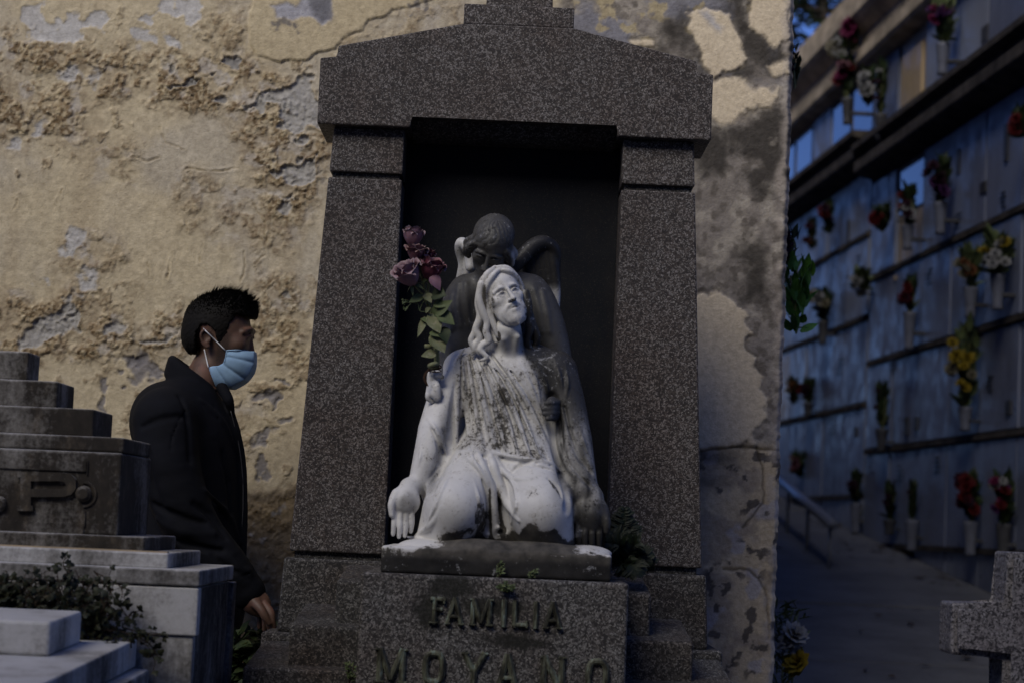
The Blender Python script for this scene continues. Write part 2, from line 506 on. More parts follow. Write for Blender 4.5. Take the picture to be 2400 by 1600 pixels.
def _plaster():
    m = Mat('old_plaster', 0.93, 0.12)
    c = m.attr('paint', 0); rg = m.attr('rough', 2)
    f = m.noise(55, detail=7, rough=0.7)
    g = m.noise(8, detail=6, rough=0.6)
    c = m.mix(m.mr(f, 0.35, 0.65, 0, 1), m.mix(1.0, c, (0.80, 0.78, 0.76), 'MULTIPLY'), m.mix(1.0, c, (1.13, 1.12, 1.10), 'MULTIPLY'))
    c = m.mix(m.mr(g, 0.4, 0.75, 0, 0.30), c, m.mix(1.0, c, (0.62, 0.58, 0.55), 'MULTIPLY'))
    pits = m.mt('MULTIPLY', m.mr(m.vor(120), 0.08, 0.2, 1, 0), m.mr(m.noise(30, detail=3), 0.5, 0.65))
    c = m.mix(m.mt('MULTIPLY', pits, 0.5), c, (0.07, 0.055, 0.04))
    m.col(c)
    h = m.mt('ADD', m.mt('MULTIPLY', m.noise(210, detail=5, rough=0.65), 0.8), m.mt('MULTIPLY', m.noise(75, detail=5, rough=0.65), m.mt('ADD', 0.6, m.mt('MULTIPLY', rg, 3.2))))
    m.bump(h, 0.55, 0.0045)
    return m.m
PLASTER = _plaster()

def plain(name, col, rough=0.8, var=0.25, scale=30.0, spec=0.3, bumpd=0.0, bs=120.0):
    m = Mat(name, rough, spec)
    m.col(m.mix(m.mr(m.noise(scale, detail=5), 0.3, 0.7), [c * (1 - var) for c in col], [c * (1 + var) for c in col]))
    if bumpd: m.bump(m.noise(bs, detail=4), 0.5, bumpd)
    return m.m
BRONZE = None
def _bronze():
    m = Mat('bronze_patina', 0.55, 0.5)
    v = m.noise(26, m.scl(m.pos(), (2.2, 2.2, 0.7)), detail=6, rough=0.7)
    m.col(m.ramp(v, [(0.30, (0.016, 0.017, 0.014)), (0.46, (0.045, 0.043, 0.028)), (0.57, (0.11, 0.115, 0.075)), (0.68, (0.17, 0.23, 0.20))]))
    m.set(Metallic=m.mr(v, 0.4, 0.6, 0.5, 0.1), Roughness=m.mr(v, 0.3, 0.7, 0.42, 0.75))
    m.bump(m.noise(140, detail=4), 0.4, 0.0015)
    return m.m
BRONZE = _bronze()

def _cloth(name, c0, scale, rough=0.85):
    m = Mat(name, rough, 0.15)
    wv = m.mt('ADD', m.n('TexWave', {'Vector': m.pos(), 'Scale': scale, 'Distortion': 1.0}, 1), m.noise(scale * 1.5, detail=3))
    m.col(m.mix(m.mr(m.noise(12, detail=5), 0.3, 0.7), [c * 0.75 for c in c0], [c * 1.25 for c in c0]))
    m.bump(wv, 0.15, 0.001)
    return m.m
JACKET = _cloth('jacket_cloth', (0.0036, 0.0041, 0.0068), 260)
TROUSER = _cloth('blue_cloth', (0.025, 0.03, 0.16), 200)
def _skin():
    m = Mat('skin', 0.55, 0.35)
    beard = m.attr('stubble', 2)
    c = m.mix(m.mr(m.noise(60, detail=5), 0.3, 0.7), (0.075, 0.042, 0.030), (0.11, 0.062, 0.043))
    c = m.mix(m.mr(m.noise(18, detail=4), 0.5, 0.75, 0, 0.35), c, (0.27, 0.10, 0.075))
    hair = m.mr(m.noise(700, m.scl(m.pos(), (1, 1, 0.4)), detail=2), 0.36, 0.6)
    c = m.mix(m.mt('MULTIPLY', beard, m.mt('ADD', 0.5, m.mt('MULTIPLY', hair, 0.5))), c, (0.018, 0.013, 0.011))
    m.col(c)
    m.set(Subsurface_Weight=0.06, Subsurface_Scale=0.01)
    m.bump(m.noise(500, detail=3), 0.25, 0.0006)
    return m.m
SKIN = _skin()
HAIR = plain('dark_hair', (0.006, 0.0052, 0.0048), 0.7, 0.3, 300, 0.12)
MASKM = _cloth('mask_fabric', (0.27, 0.42, 0.60), 420, 0.8)
WHITE = plain('white_elastic', (0.62, 0.63, 0.66), 0.8, 0.1)
SHOE = plain('shoe_leather', (0.012, 0.011, 0.011), 0.5)

def _petal(name, c0, c1, edge):
    m = Mat(name, 0.65, 0.2)
    v = m.noise(40, detail=4)
    e = m.attr('rim', 2)
    c = m.mix(m.mr(v, 0.3, 0.7), c0, c1)
    m.col(m.mix(m.mt('MULTIPLY', m.mr(e, 0.55, 1.0), 0.8), c, edge))
    m.set(Subsurface_Weight=0.1, Subsurface_Scale=0.004)
    m.bump(m.noise(160, detail=3), 0.25, 0.001)
    return m.m
ROSE_P = _petal('rose_faded', (0.15, 0.075, 0.105), (0.25, 0.145, 0.18), (0.33, 0.25, 0.26))
ROSE_D = _petal('rose_deep', (0.085, 0.016, 0.032), (0.17, 0.05, 0.078), (0.27, 0.16, 0.17))
ROSE_M = _petal('rose_dusty', (0.12, 0.045, 0.055), (0.20, 0.095, 0.11), (0.31, 0.22, 0.205))
def _leaf(name, c0, c1, tip=None):
    m = Mat(name, 0.6, 0.3)
    c = m.mix(m.mr(m.noise(35, detail=4), 0.35, 0.65), c0, c1)
    if tip: c = m.mix(m.mr(m.noise(90, detail=3), 0.58, 0.7, 0, 0.7), c, tip)
    m.col(c)
    m.set(Subsurface_Weight=0.05, Subsurface_Scale=0.003)
    m.bump(m.noise(140, detail=3), 0.3, 0.001)
    return m.m
LEAF_PALE = _leaf('leaf_pale', (0.12, 0.13, 0.06), (0.21, 0.22, 0.125), (0.27, 0.25, 0.17))
LEAF_DULL = _leaf('leaf_dull', (0.055, 0.075, 0.03), (0.10, 0.125, 0.05))
LEAF_DARK = _leaf('leaf_dark', (0.012, 0.022, 0.008), (0.03, 0.045, 0.014))
LEAF_IVY = _leaf('leaf_ivy', (0.010, 0.013, 0.006), (0.024, 0.027, 0.010), (0.045, 0.032, 0.015))
LEAF_BRIGHT = _leaf('leaf_bright', (0.03, 0.10, 0.012), (0.07, 0.18, 0.025))
FERN = _leaf('fern_green', (0.004, 0.008, 0.003), (0.010, 0.017, 0.005))
TWIG = plain('twig', (0.040, 0.026, 0.016), 0.8, 0.4)
STEM = plain('stem_green', (0.16, 0.17, 0.075), 0.6, 0.3)
TWINE = plain('twine', (0.05, 0.025, 0.014), 0.8, 0.4)
MOSS = plain('moss', (0.05, 0.055, 0.012), 0.95, 0.4, 60, 0.1, 0.004, 90)

def _niche(name, c0, streak):
    m = Mat(name, 0.38, 0.45)
    v = m.noise(1.0, m.scl(m.pos(), (5, 5, 0.8)), detail=8, rough=0.65, dist=0.8)
    c = m.ramp(v, [(0.28, [c * (1 - streak) for c in c0]), (0.5, c0), (0.75, [c * 1.12 for c in c0])])
    dirt = m.mr(m.noise(2.2, m.scl(m.pos(), (3, 3, 1.0)), detail=7, rough=0.65), 0.5, 0.72, 0, 0.3)
    m.col(m.mix(dirt, c, [x * 0.5 for x in c0]))
    m.set(Roughness=m.mr(m.noise(7, detail=5), 0.3, 0.7, 0.25, 0.6))
    return m.m
NICHE_A = _niche('niche_marble', (0.185, 0.205, 0.285), 0.30)
NICHE_B = _niche('niche_marble_grey', (0.145, 0.16, 0.22), 0.35)
NICHE_C = _niche('niche_marble_white', (0.25, 0.27, 0.335), 0.2)
NICHE_T = _niche('niche_tan_stone', (0.42, 0.32, 0.20), 0.25)
JOINT = plain('niche_joint', (0.16, 0.14, 0.12), 0.9, 0.4, 12)
LEDGE = plain('ledge_concrete', (0.070, 0.060, 0.052), 0.92, 0.6, 7, 0.15, 0.01, 40)
CORNICE = plain('cornice_stone', (0.42, 0.35, 0.26), 0.9, 0.4, 5, 0.15, 0.01, 40)
def _glass():
    m = Mat('niche_glass', 0.06, 0.5)
    m.col((0.02, 0.025, 0.035)); m.set(Roughness=0.08, Coat_Weight=0.6)
    return m.m
GLASSY = _glass()
def _paving():
    m = Mat('paving', 0.85, 0.2)
    v = m.noise(2.5, detail=8, rough=0.65)
    c = m.ramp(v, [(0.3, (0.085, 0.085, 0.09)), (0.6, (0.135, 0.136, 0.142)), (0.8, (0.16, 0.16, 0.168))])
    c = m.mix(m.mr(m.noise(11, detail=6, rough=0.7), 0.55, 0.72, 0, 0.6), c, (0.07, 0.065, 0.06))
    m.col(c); m.bump(m.noise(60, detail=5), 0.4, 0.004)
    return m.m
PAVING = _paving()
EARTH = plain('gravel_earth', (0.15, 0.12, 0.09), 0.95, 0.45, 14, 0.1, 0.02, 50)
METAL = plain('rail_metal', (0.22, 0.225, 0.24), 0.4, 0.15, 20, 0.5)
BARK = plain('bark', (0.06, 0.045, 0.033), 0.9, 0.4, 20, 0.1, 0.02, 30)
VASE = plain('vase_stone', (0.12, 0.128, 0.165), 0.5, 0.15, 12)
VASE_D = plain('vase_dark', (0.05, 0.05, 0.055), 0.5, 0.3, 12)
def flower(name, c): return plain(name, c, 0.7, 0.25, 50, 0.2)
FL = dict(red=flower('flower_red', (0.068, 0.004, 0.005)), magenta=flower('flower_magenta', (0.105, 0.010, 0.044)), purple=flower('flower_purple', (0.044, 0.013, 0.061)),
          white=flower('flower_white', (0.210, 0.210, 0.210)), yellow=flower('flower_yellow', (0.203, 0.146, 0.013)), pink=flower('flower_pink', (0.105, 0.044, 0.057)),
          orange=flower('flower_orange', (0.088, 0.033, 0.013)), cream=flower('flower_cream', (0.130, 0.118, 0.081)), plum=flower('flower_plum', (0.020, 0.005, 0.014)))

# ------------------------------------------------------------------ setting: ground, path, sky-lit terrain
def ground():
    xs = np.linspace(-60, 60, 61); ys = np.concatenate([np.linspace(-40, 6, 24), np.linspace(8, 400, 40)])
    V = [(x, y, -0.02 if y < 7 else -0.02) for y in ys for x in xs]
    nx = len(xs)
    Fc = [(j * nx + i, j * nx + i + 1, (j + 1) * nx + i + 1, (j + 1) * nx + i) for j in range(len(ys) - 1) for i in range(nx - 1)]
    tag(mesh_obj('ground', V, Fc, EARTH), None, None, None, 'structure')
ground()
def added_shade_block():  # added out of view for the shade it casts
    """unseen building added behind the camera to shade the lower part of the place"""
    root = thing('added_shade_building', (-2.0, -4.2, 0), 'unseen rendered building added behind the camera to shade the lower scene', 'building')
    box('wall', (-14.0, -6.0, -0.05), (9.0, -2.6, 7.0), CORNICE, root, 0.02)
    box('coping', (-14.15, -6.1, 7.0), (9.15, -2.45, 7.25), CORNICE, root, 0.02)
    for k in range(12):
        x = -13.2 + 1.85 * k
        for z in (0.6, 2.0, 3.4, 4.8): box('niche_slab', (x, -2.605, z), (x + 1.6, -2.58, z + 1.2), NICHE_A, root, 0.0)
added_shade_block()
def ramp_z(y): return max(0.0, 0.1 * (y - 3.0)) - 0.01 if y < 30 else 2.69
NX0 = 3.60; NSL = -0.0667                       # line of the niche wall: x = NX0 + NSL*y
def path():
    """paving slabs of the rising alley, each row of slabs separate with a joint between"""
    bed = MB()
    rows = [(1.0, 3.0)] + [(3.0 + i, 4.0 + i) for i in range(0, 27)]
    for a, b in rows:
        z0, z1 = ramp_z(a) - 0.012, ramp_z(b) - 0.012
        xl0, xl1 = 0.80 + NSL * (a - 5.75) * (a > 5.75), 0.80 + NSL * (b - 5.75) * (b > 5.75)
        xr0, xr1 = NX0 + NSL * a, NX0 + NSL * b
        if a < 5.75: xl0 = xl1 = 0.80
        bed.add([(xl0, a, z0), (xr0, a, z0), (xr1, b, z1), (xl1, b, z1), (xl0, a, -0.1), (xr0, a, -0.1), (xr1, b, -0.1), (xl1, b, -0.1)],
                [(0, 1, 2, 3), (0, 4, 5, 1), (1, 5, 6, 2), (3, 2, 6, 7), (0, 3, 7, 4)])
    bo = tag(bed.build('path', LEDGE), None, None, None, 'structure')
    # slabs: 1.2 m long, full rows across two columns
    y = 3.46
    while y < 24:
        L = 1.9
        for c in range(1):
            pl = []
            for yy in (y + 0.022, y + L - 0.022):
                x0 = 0.80 + (NSL * (yy - 5.75) if yy > 5.75 else 0); x1 = NX0 + NSL * yy
                if yy <= 5.75: x0 = 0.80
                a = x0 + (x1 - x0) * 0.0 + 0.01; b = x1 - 0.01
                pl.append((a, b, yy))
            (a0, b0, y0), (a1, b1, y1) = pl
            za, zb = ramp_z(y0), ramp_z(y1)
            e = random.uniform(-0.003, 0.004)
            bm = bmesh.new()
            v = [bm.verts.new(p) for p in ((a0, y0, za + e), (b0, y0, za + e), (b1, y1, zb + e), (a1, y1, zb + e), (a0, y0, za - 0.03), (b0, y0, za - 0.03), (b1, y1, zb - 0.03), (a1, y1, zb - 0.03))]
            for f in ((0, 1, 2, 3), (7, 6, 5, 4), (0, 4, 5, 1), (1, 5, 6, 2), (2, 6, 7, 3), (3, 7, 4, 0)): bm.faces.new([v[i] for i in f])
            from_bm('paving_slab', bm, PAVING, bo, bevel=0.006)
        y += L
path()
def litter():
    """fallen leaves and petals on the paving"""
    rnd = random.Random(19); mb = MB()
    for i in range(170):
        yy = rnd.uniform(6.5, 20); x0 = 0.80 + NSL * (yy - 5.75); x1 = NX0 + NSL * yy
        x = x0 + (x1 - x0) * (rnd.random() ** 0.5 if i % 2 else 1 - 0.12 * rnd.random())
        L = rnd.uniform(0.04, 0.10); a = rnd.uniform(0, 6.28)
        V = [(math.cos(a + t) * L * r_ + x, math.sin(a + t) * L * r_ + yy, ramp_z(yy + math.sin(a + t) * L * r_) + 0.008 + 0.012 * rnd.random()) for t, r_ in ((0, .5), (1.2, .2), (3.14, .5), (4.4, .2))]
        mb.add(V, [(0, 1, 2, 3)])
    tag(mb.build('fallen_leaves', TWIG), 'scattered dry leaves lying on the shaded paved alley', 'leaves', None, 'stuff')
litter()

# ------------------------------------------------------------------ the yellow wall: end of a niche block, peeling plaster
WY = 5.75                                        # its face
WX1 = 0.768                                      # its right corner
def inpoly(x, y, P):
    P = np.array(P, float); n = len(P)
    ins = np.zeros(x.shape, bool); d2 = np.full(x.shape, 1e12)
    for i in range(n):
        x0, y0 = P[i]; x1, y1 = P[(i + 1) % n]
        c = ((y0 > y) != (y1 > y)) & (x < (x1 - x0) * (y - y0) / (y1 - y0 + 1e-9) + x0)
        ins ^= c
        vx, vy = x1 - x0, y1 - y0
        t = np.clip(((x - x0) * vx + (y - y0) * vy) / (vx * vx + vy * vy + 1e-9), 0, 1)
        d2 = np.minimum(d2, (x - x0 - t * vx) ** 2 + (y - y0 - t * vy) ** 2)
    d = np.sqrt(d2)
    return np.where(ins, -d, d)
def polyd(x, y, P):
    d2 = np.full(x.shape, 1e12)
    for (x0, y0), (x1, y1) in zip(P[:-1], P[1:]):
        vx, vy = x1 - x0, y1 - y0
        t = np.clip(((x - x0) * vx + (y - y0) * vy) / (vx * vx + vy * vy + 1e-9), 0, 1)
        d2 = np.minimum(d2, (x - x0 - t * vx) ** 2 + (y - y0 - t * vy) ** 2)
    return np.sqrt(d2)

def wall_layers(P):
    """colour, relief and roughness of the decaying plaster for points of the wall face"""
    u, v = PX(P)                                  # wall surveyed in photo units (835 to the metre)
    q = np.stack([P[:, 0], P[:, 2], np.zeros(len(P))], 1)
    wx = (fbm(q * 9, 4, 1) - 0.5) * 80 + (fbm(q * 42, 4, 3) - 0.5) * 46
    wy = (fbm(q * 9 + 31, 4, 2) - 0.5) * 80 + (fbm(q * 42 + 11, 4, 4) - 0.5) * 46
    x, y = u + wx, v + wy
    sx, sy = u + wx * 0.35, v + wy * 0.35
    big = fbm(q * 3.2, 5, 11); med = fbm(q * 12, 5, 12); fin = fbm(q * 60, 4, 13); vf = fbm(q * 160, 3, 14)
    streak = fbm(np.stack([P[:, 0] * 14, P[:, 2] * 2.2, P[:, 0] * 0], 1), 4, 15)
    C = np.zeros((len(P), 3)); H = np.zeros(len(P)); Rg = np.full(len(P), 0.12)
    def lay(col, m):
        nonlocal C
        C = C * (1 - m[:, None]) + np.asarray(col)[None] * m[:, None]
    lay((0.52, 0.45, 0.315), np.ones(len(P)))
    lay((0.46, 0.415, 0.335), sstep(0.45, 0.65, big) * 0.8)
    lay((0.54, 0.465, 0.325), sstep(0.5, 0.7, med) * 0.5)
    lay((0.37, 0.30, 0.20), sstep(0.55, 0.75, streak) * 0.35)
    H += (big - 0.5) * 0.012 + (med - 0.5) * 0.006 + (fin - 0.5) * 0.0016
    ochre = np.ones(len(P))
    # --- crumbling areas of blown, bubbling plaster
    crumb = np.zeros(len(P))
    for poly, s in (
        ([(-300, 60), (60, 85), (250, 110), (400, 92), (560, 112), (640, 150), (730, 210), (760, 330), (745, 470), (690, 520), (610, 500), (560, 420), (560, 300), (470, 275), (350, 260), (270, 235), (200, 250), (170, 360), (130, 330), (60, 350), (-300, 330)], 1.0),
        ([(-300, 690), (120, 690), (240, 700), (330, 735), (430, 700), (470, 780), (430, 840), (250, 838), (150, 830), (-300, 860)], 1.0),
        ([(590, 650), (690, 640), (740, 700), (740, 870), (600, 850), (580, 760)], 0.8),
        ([(130, 560), (270, 560), (300, 640), (230, 680), (150, 650), (90, 610)], 0.55),
        ([(400, 400), (500, 400), (560, 500), (520, 590), (450, 560), (390, 480)], 0.55),
        ([(500, 430), (740, 430), (740, 560), (600, 600), (520, 560)], 0.6),
        ([(180, 330), (330, 330), (310, 450), (220, 440)], 0.5),
        ([(480, 10), (600, 0), (600, 130), (520, 130), (450, 90)], 0.6),
        ([(535, 950), (590, 930), (610, 1010), (590, 1070), (545, 1050)], 0.8),
        ([(570, 1150), (700, 1140), (760, 1500), (560, 1500)], 0.7),
        ([(760, 100), (870, 50), (1000, 10), (1100, 0), (1100, 80), (900, 140), (760, 170)], 0.45),
    ):
        d = inpoly(x, y, poly)
        crumb = np.maximum(crumb, s * sstep(28, -30, d))
    wash = np.clip(crumb, 0, 1)
    lay((0.33, 0.275, 0.20), wash * sstep(0.36, 0.60, med * 0.5 + fin * 0.5) * 0.6)
    lay((0.47, 0.45, 0.43), wash * sstep(0.56, 0.66, fbm(q * 22, 4, 99)) * 0.7)
    crumb *= sstep(0.30, 0.58, med * 0.55 + big * 0.2 + fin * 0.45 - 0.06)
    sprinkle = sstep(0.60, 0.70, fbm(q * 26, 4, 40)) * sstep(0.42, 0.58, fbm(q * 5, 3, 41)) * (u < 760)
    crumb *= 0.25 + 0.75 * sstep(0.40, 0.56, fbm(q * 34, 3, 98))
    crumb = np.clip(np.maximum(crumb, sprinkle * 0.6), 0, 1)
    jx = P[:, 0] + (fin - 0.5) * 0.012; jz = P[:, 2] + (fbm(q * 60, 3, 19) - 0.5) * 0.012
    d1, v1 = worley2(jx / 0.0125, jz / 0.0125, 3); d2, v2 = worley2(jx / 0.0075, jz / 0.0075, 4)
    lump = np.clip(1 - d1 * 1.15, 0, 1) ** 0.8 * (0.2 + 0.8 * v1 ** 2) * 0.0085 + np.clip(1 - d2 * 1.2, 0, 1) * v2 ** 2 * 0.006
    H += crumb * (lump + (med - 0.45) * 0.008)
    Rg = np.maximum(Rg, crumb)
    tone = v1[:, None]
    cc = np.array([0.25, 0.18, 0.10]) * (1 - tone) + np.array([0.49, 0.415, 0.275]) * tone
    k = sstep(0.45, 0.62, fbm(q * 17, 4, 21))[:, None]
    cc = cc * (1 - 0.45 * k) + np.array([0.20, 0.135, 0.075]) * 0.45 * k
    m = np.clip(crumb * 1.2, 0, 1)[:, None] * 0.85
    C = C * (1 - m) + cc * m
    lay((0.13, 0.085, 0.045), np.clip(crumb, 0, 1) * sstep(0.50, 0.60, fbm(q * 120, 3, 95)) * 0.8)
    lay((0.52, 0.45, 0.32), np.clip(crumb, 0, 1) * sstep(0.58, 0.68, fbm(q * 90, 3, 96)) * 0.6)
    # --- peeled patches: pale lime coat and grey render underneath
    def peel(poly, col, depth, soft=5, xx=x, yy=y, rim=0.0025, rg=0.15, op=1.0, hole=None):
        nonlocal C, H, Rg
        d = inpoly(xx, yy, poly)
        if hole is not None: d = d + np.where(hole > 0.5, 40 * (hole - 0.5), 0)
        m = sstep(soft, -soft, d) * op
        lay(col, m)
        H -= m * depth
        H += np.exp(-((d - 5) / 5.0) ** 2) * rim
        Rg = Rg * (1 - m) + rg * m
        return m
    lime = (0.48, 0.47, 0.46); cem = (0.25, 0.245, 0.24)
    isl = fbm(q * 24, 4, 51) * 1.7 - 0.06
    peel([(55, 12), (110, 15), (130, 45), (180, 30), (300, 28), (380, 10), (400, -30), (480, -30), (485, 40), (460, 45), (330, 42), (262, 50), (262, 95), (200, 98), (70, 98), (60, 60)], lime, 0.002, 4, rim=0.001, hole=isl * 0.9)
    peel([(330, 65), (375, 70), (370, 98), (330, 92)], lime, 0.001, 5, rim=0.0005)
    peel([(400, 70), (440, 66), (435, 95), (405, 96)], lime, 0.001, 5, rim=0.0005)
    for poly in ([(372, 118), (420, 108), (418, 128), (380, 145)], [(480, 118), (540, 118), (575, 130), (560, 158), (500, 145)], [(358, 175), (420, 192), (440, 160), (495, 165), (480, 190), (430, 205), (390, 200)],
                 [(485, 238), (530, 230), (533, 255), (515, 270), (492, 252)], [(640, 215), (700, 190), (745, 160), (745, 300), (680, 280), (620, 270), (580, 250)], [(690, 315), (750, 310), (745, 340), (700, 335)],
                 [(600, 385), (660, 360), (740, 370), (745, 440), (700, 440), (640, 420)], [(660, 450), (690, 450), (680, 490), (660, 480)]):
        peel(poly, cem if poly[0][0] < 560 else (0.36, 0.35, 0.335), 0.007, 4, rim=0.003, hole=isl * 0.8)
    for poly in ([(110, 585), (150, 550), (210, 560), (200, 600), (160, 640), (90, 620)], [(165, 650), (235, 640), (230, 690), (180, 700)], [(260, 625), (300, 610), (300, 670), (265, 675)], [(80, 640), (120, 630), (120, 660), (80, 660)],
                 [(20, 105), (60, 110), (60, 140), (25, 140)], [(120, 150), (180, 140), (200, 190), (140, 200)], [(190, 180), (240, 165), (245, 200), (200, 210)], [(85, 280), (115, 270), (120, 310), (80, 315)], [(10, 300), (50, 310), (40, 340), (5, 335)],
                 [(160, 250), (180, 230), (180, 270), (165, 275)]):
        peel(poly, (0.45, 0.44, 0.43), 0.003, 7, rim=0.001, hole=isl, rg=0.5)
    for poly in ([(30, 760), (110, 735), (130, 700), (230, 730), (170, 770), (90, 800), (25, 820)], [(225, 760), (290, 735), (300, 765), (235, 800)], [(310, 790), (425, 755), (425, 800), (330, 815)], [(120, 720), (165, 715), (160, 745), (120, 745)], [(620, 690), (680, 670), (690, 700), (640, 710)]):
        peel(poly, (0.37, 0.36, 0.345), 0.006, 5, rim=0.002, hole=isl * 0.9, rg=0.6)
    # --- the sounder skin right of the crack at the top
    d = inpoly(u + wx * 0.32, v + wy * 0.32, [(598, -60), (592, 60), (588, 100), (602, 126), (630, 130), (660, 142), (715, 136), (745, 118), (790, 104), (815, 84), (850, 72), (862, 50), (905, 46), (915, 30), (950, 22), (1000, 10), (1085, -20), (1200, -80)])
    m = sstep(2, -2, d)
    lay((0.50, 0.425, 0.285), m * 0.95); H = H * (1 - m) + m * (0.006 + (big - 0.5) * 0.006 + (vf - .5) * 0.001); Rg = Rg * (1 - m) + 0.1 * m
    brk = sstep(0.42, 0.6, fbm(q * 9, 3, 91))
    H -= np.exp(-((d - 1) / 2.4) ** 2) * 0.006 * (0.25 + 0.75 * brk)
    lay((0.14, 0.11, 0.08), np.exp(-((d - 1) / 1.8) ** 2) * 0.5 * brk)
    peel([(640, 15), (665, 5), (690, 20), (720, -20), (775, -20), (772, 50), (750, 66), (720, 45), (680, 55), (655, 50)], (0.36, 0.36, 0.40), 0.002, 5, sx, sy, 0.0005)
    peel([(722, -15), (772, -15), (774, 52), (748, 62), (728, 45)], (0.17, 0.17, 0.19), 0.001, 9, sx, sy, 0.0)
    for cx, cy, r in ((650, 72, 9), (672, 78, 10), (690, 85, 6), (960, 18, 8), (975, 25, 9), (1000, 20, 7)):
        lay((0.13, 0.125, 0.13), sstep(1.4, 0.6, np.hypot(x - cx, y - cy) / r) * 0.8)
    # --- calmer band under the second rough band, chipped grey
    for cx, cy, rx_, ry_ in ((330, 870, 16, 30), (315, 855, 20, 9), (350, 880, 10, 14), (300, 905, 6, 8), (250, 900, 10, 14), (248, 940, 9, 20), (605, 935, 22, 10), (630, 945, 16, 18), (635, 965, 8, 14), (655, 1000, 24, 10), (615, 1040, 20, 16), (520, 880, 8, 20), (610, 1095, 14, 10), (660, 905, 9, 6), (595, 1110, 9, 9)):
        e = np.sqrt(((x - cx) / rx_) ** 2 + ((y - cy) / ry_) ** 2)
        m = sstep(1.35, 0.75, e); lay((0.185, 0.18, 0.195), m * 0.85); H -= m * 0.004; H += np.exp(-((e - 1.35) / 0.2) ** 2) * 0.001
    # --- brown damp foot
    low = sstep(1120, 1190, v + wy * 0.5) * (u < 900)
    lay((0.25, 0.185, 0.105), low * 0.8)
    lay((0.34, 0.26, 0.15), low * sstep(0.52, 0.66, med) * 0.5)
    lay((0.09, 0.07, 0.05), np.exp(-((v + wy * 0.6 - 1160) / 14.0) ** 2) * (u < 900) * 0.7)
    for cx, cy in ((600, 1236), (655, 1195), (630, 1260)):
        lay((0.46, 0.44, 0.42), sstep(1.3, 0.6, np.hypot(x - cx, y - cy) / 9) * 0.7)
    # --- cracks in the skin
    for pl, dp in (([(590, 470), (615, 520), (625, 560), (620, 600), (590, 622)], 0.006), ([(567, 595), (572, 625), (563, 668)], 0.007), ([(402, 590), (398, 620), (390, 650)], 0.007), ([(470, 570), (465, 620)], 0.005), ([(150, 445), (138, 480), (132, 515)], 0.005),
                   ([(420, 455), (422, 490), (440, 540)], 0.005), ([(295, 385), (310, 375), (345, 378), (370, 365)], 0.005), ([(425, 405), (440, 395), (520, 400), (560, 395)], 0.006), ([(345, 615), (352, 640)], 0.004), ([(110, 380), (95, 420), (110, 440)], 0.004),
                   ([(375, 300), (385, 340), (430, 350)], 0.004), ([(40, 460), (30, 490)], 0.004)):
        d = polyd(u + wx * 0.30, v + wy * 0.30, pl)
        g = np.exp(-(d / 1.7) ** 2) * sstep(0.3, 0.55, fbm(q * 30, 2, 93))
        H -= g * dp * 0.7; H += np.exp(-((d - 4) / 3.0) ** 2) * dp * 0.3
        lay((0.2, 0.15, 0.1), g * 0.3)
    # ---------------- right of the monument: cream islands in black mould
    rt = sstep(1290, 1330, u + wx * 0.3)
    mould = sstep(0.40, 0.60, fbm(q * 7, 5, 61))
    flat = (big - 0.5) * 0.006 + (med - 0.5) * 0.005 + (vf - .5) * 0.002
    H = H * (1 - rt) + rt * flat
    Rg = Rg * (1 - rt) + rt * 0.25
    lay((0.25, 0.225, 0.20), rt)
    lay((0.40, 0.365, 0.31), rt * sstep(0.48, 0.66, fbm(q * 24, 5, 62)) * 0.7)
    lay((0.12, 0.105, 0.09), rt * sstep(0.54, 0.66, fbm(q * 45, 4, 92)) * 0.7)
    lay((0.22, 0.22, 0.25), rt * sstep(0.5, 0.66, fbm(q * 11, 4, 63)) * sstep(260, 100, v) * 0.9)
    lay((0.40, 0.34, 0.22), rt * sstep(0.60, 0.68, fbm(q * 28, 4, 64)) * sstep(190, 60, v))
    black = np.zeros(len(P))
    for poly in ([(1690, -60), (1760, -60), (1790, 60), (1830, 120), (1880, 100), (1880, 200), (1780, 170), (1740, 130), (1720, 60)], [(1690, 300), (1760, 280), (1880, 230), (1880, 420), (1780, 470), (1700, 380)], [(1630, 290), (1700, 290), (1720, 380), (1640, 420)],
                 [(1640, 140), (1665, 138), (1662, 178), (1645, 172)], [(1690, 160), (1750, 140), (1760, 180), (1720, 200), (1695, 185)], [(1720, 580), (1790, 560), (1800, 700), (1730, 690)], [(1540, 60), (1600, 40), (1620, 130), (1560, 130)]):
        black = np.maximum(black, sstep(34, -26, inpoly(x, y, poly)))
    black *= sstep(0.30, 0.52, fbm(q * 15, 5, 65) + 0.08)
    lay((0.050, 0.045, 0.040), rt * black * 0.92)
    cream = (0.63, 0.54, 0.40)  # paint lightened here to offset the monument's shadow
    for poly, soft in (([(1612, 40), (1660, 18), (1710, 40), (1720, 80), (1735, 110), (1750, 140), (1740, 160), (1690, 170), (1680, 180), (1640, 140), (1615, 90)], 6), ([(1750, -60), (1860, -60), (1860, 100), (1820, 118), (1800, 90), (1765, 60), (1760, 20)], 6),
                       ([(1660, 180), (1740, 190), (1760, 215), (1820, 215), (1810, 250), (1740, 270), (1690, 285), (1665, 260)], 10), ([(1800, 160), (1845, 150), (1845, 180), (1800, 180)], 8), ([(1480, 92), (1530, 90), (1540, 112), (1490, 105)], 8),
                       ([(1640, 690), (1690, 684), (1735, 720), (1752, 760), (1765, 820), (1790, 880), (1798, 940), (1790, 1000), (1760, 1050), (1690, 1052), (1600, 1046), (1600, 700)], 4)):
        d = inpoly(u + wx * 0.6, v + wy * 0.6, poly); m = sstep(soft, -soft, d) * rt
        lay(cream, m); H = H * (1 - m) + m * (0.004 + (big - 0.5) * 0.004 + (vf - .5) * 0.0012); Rg = Rg * (1 - m) + m * 0.08
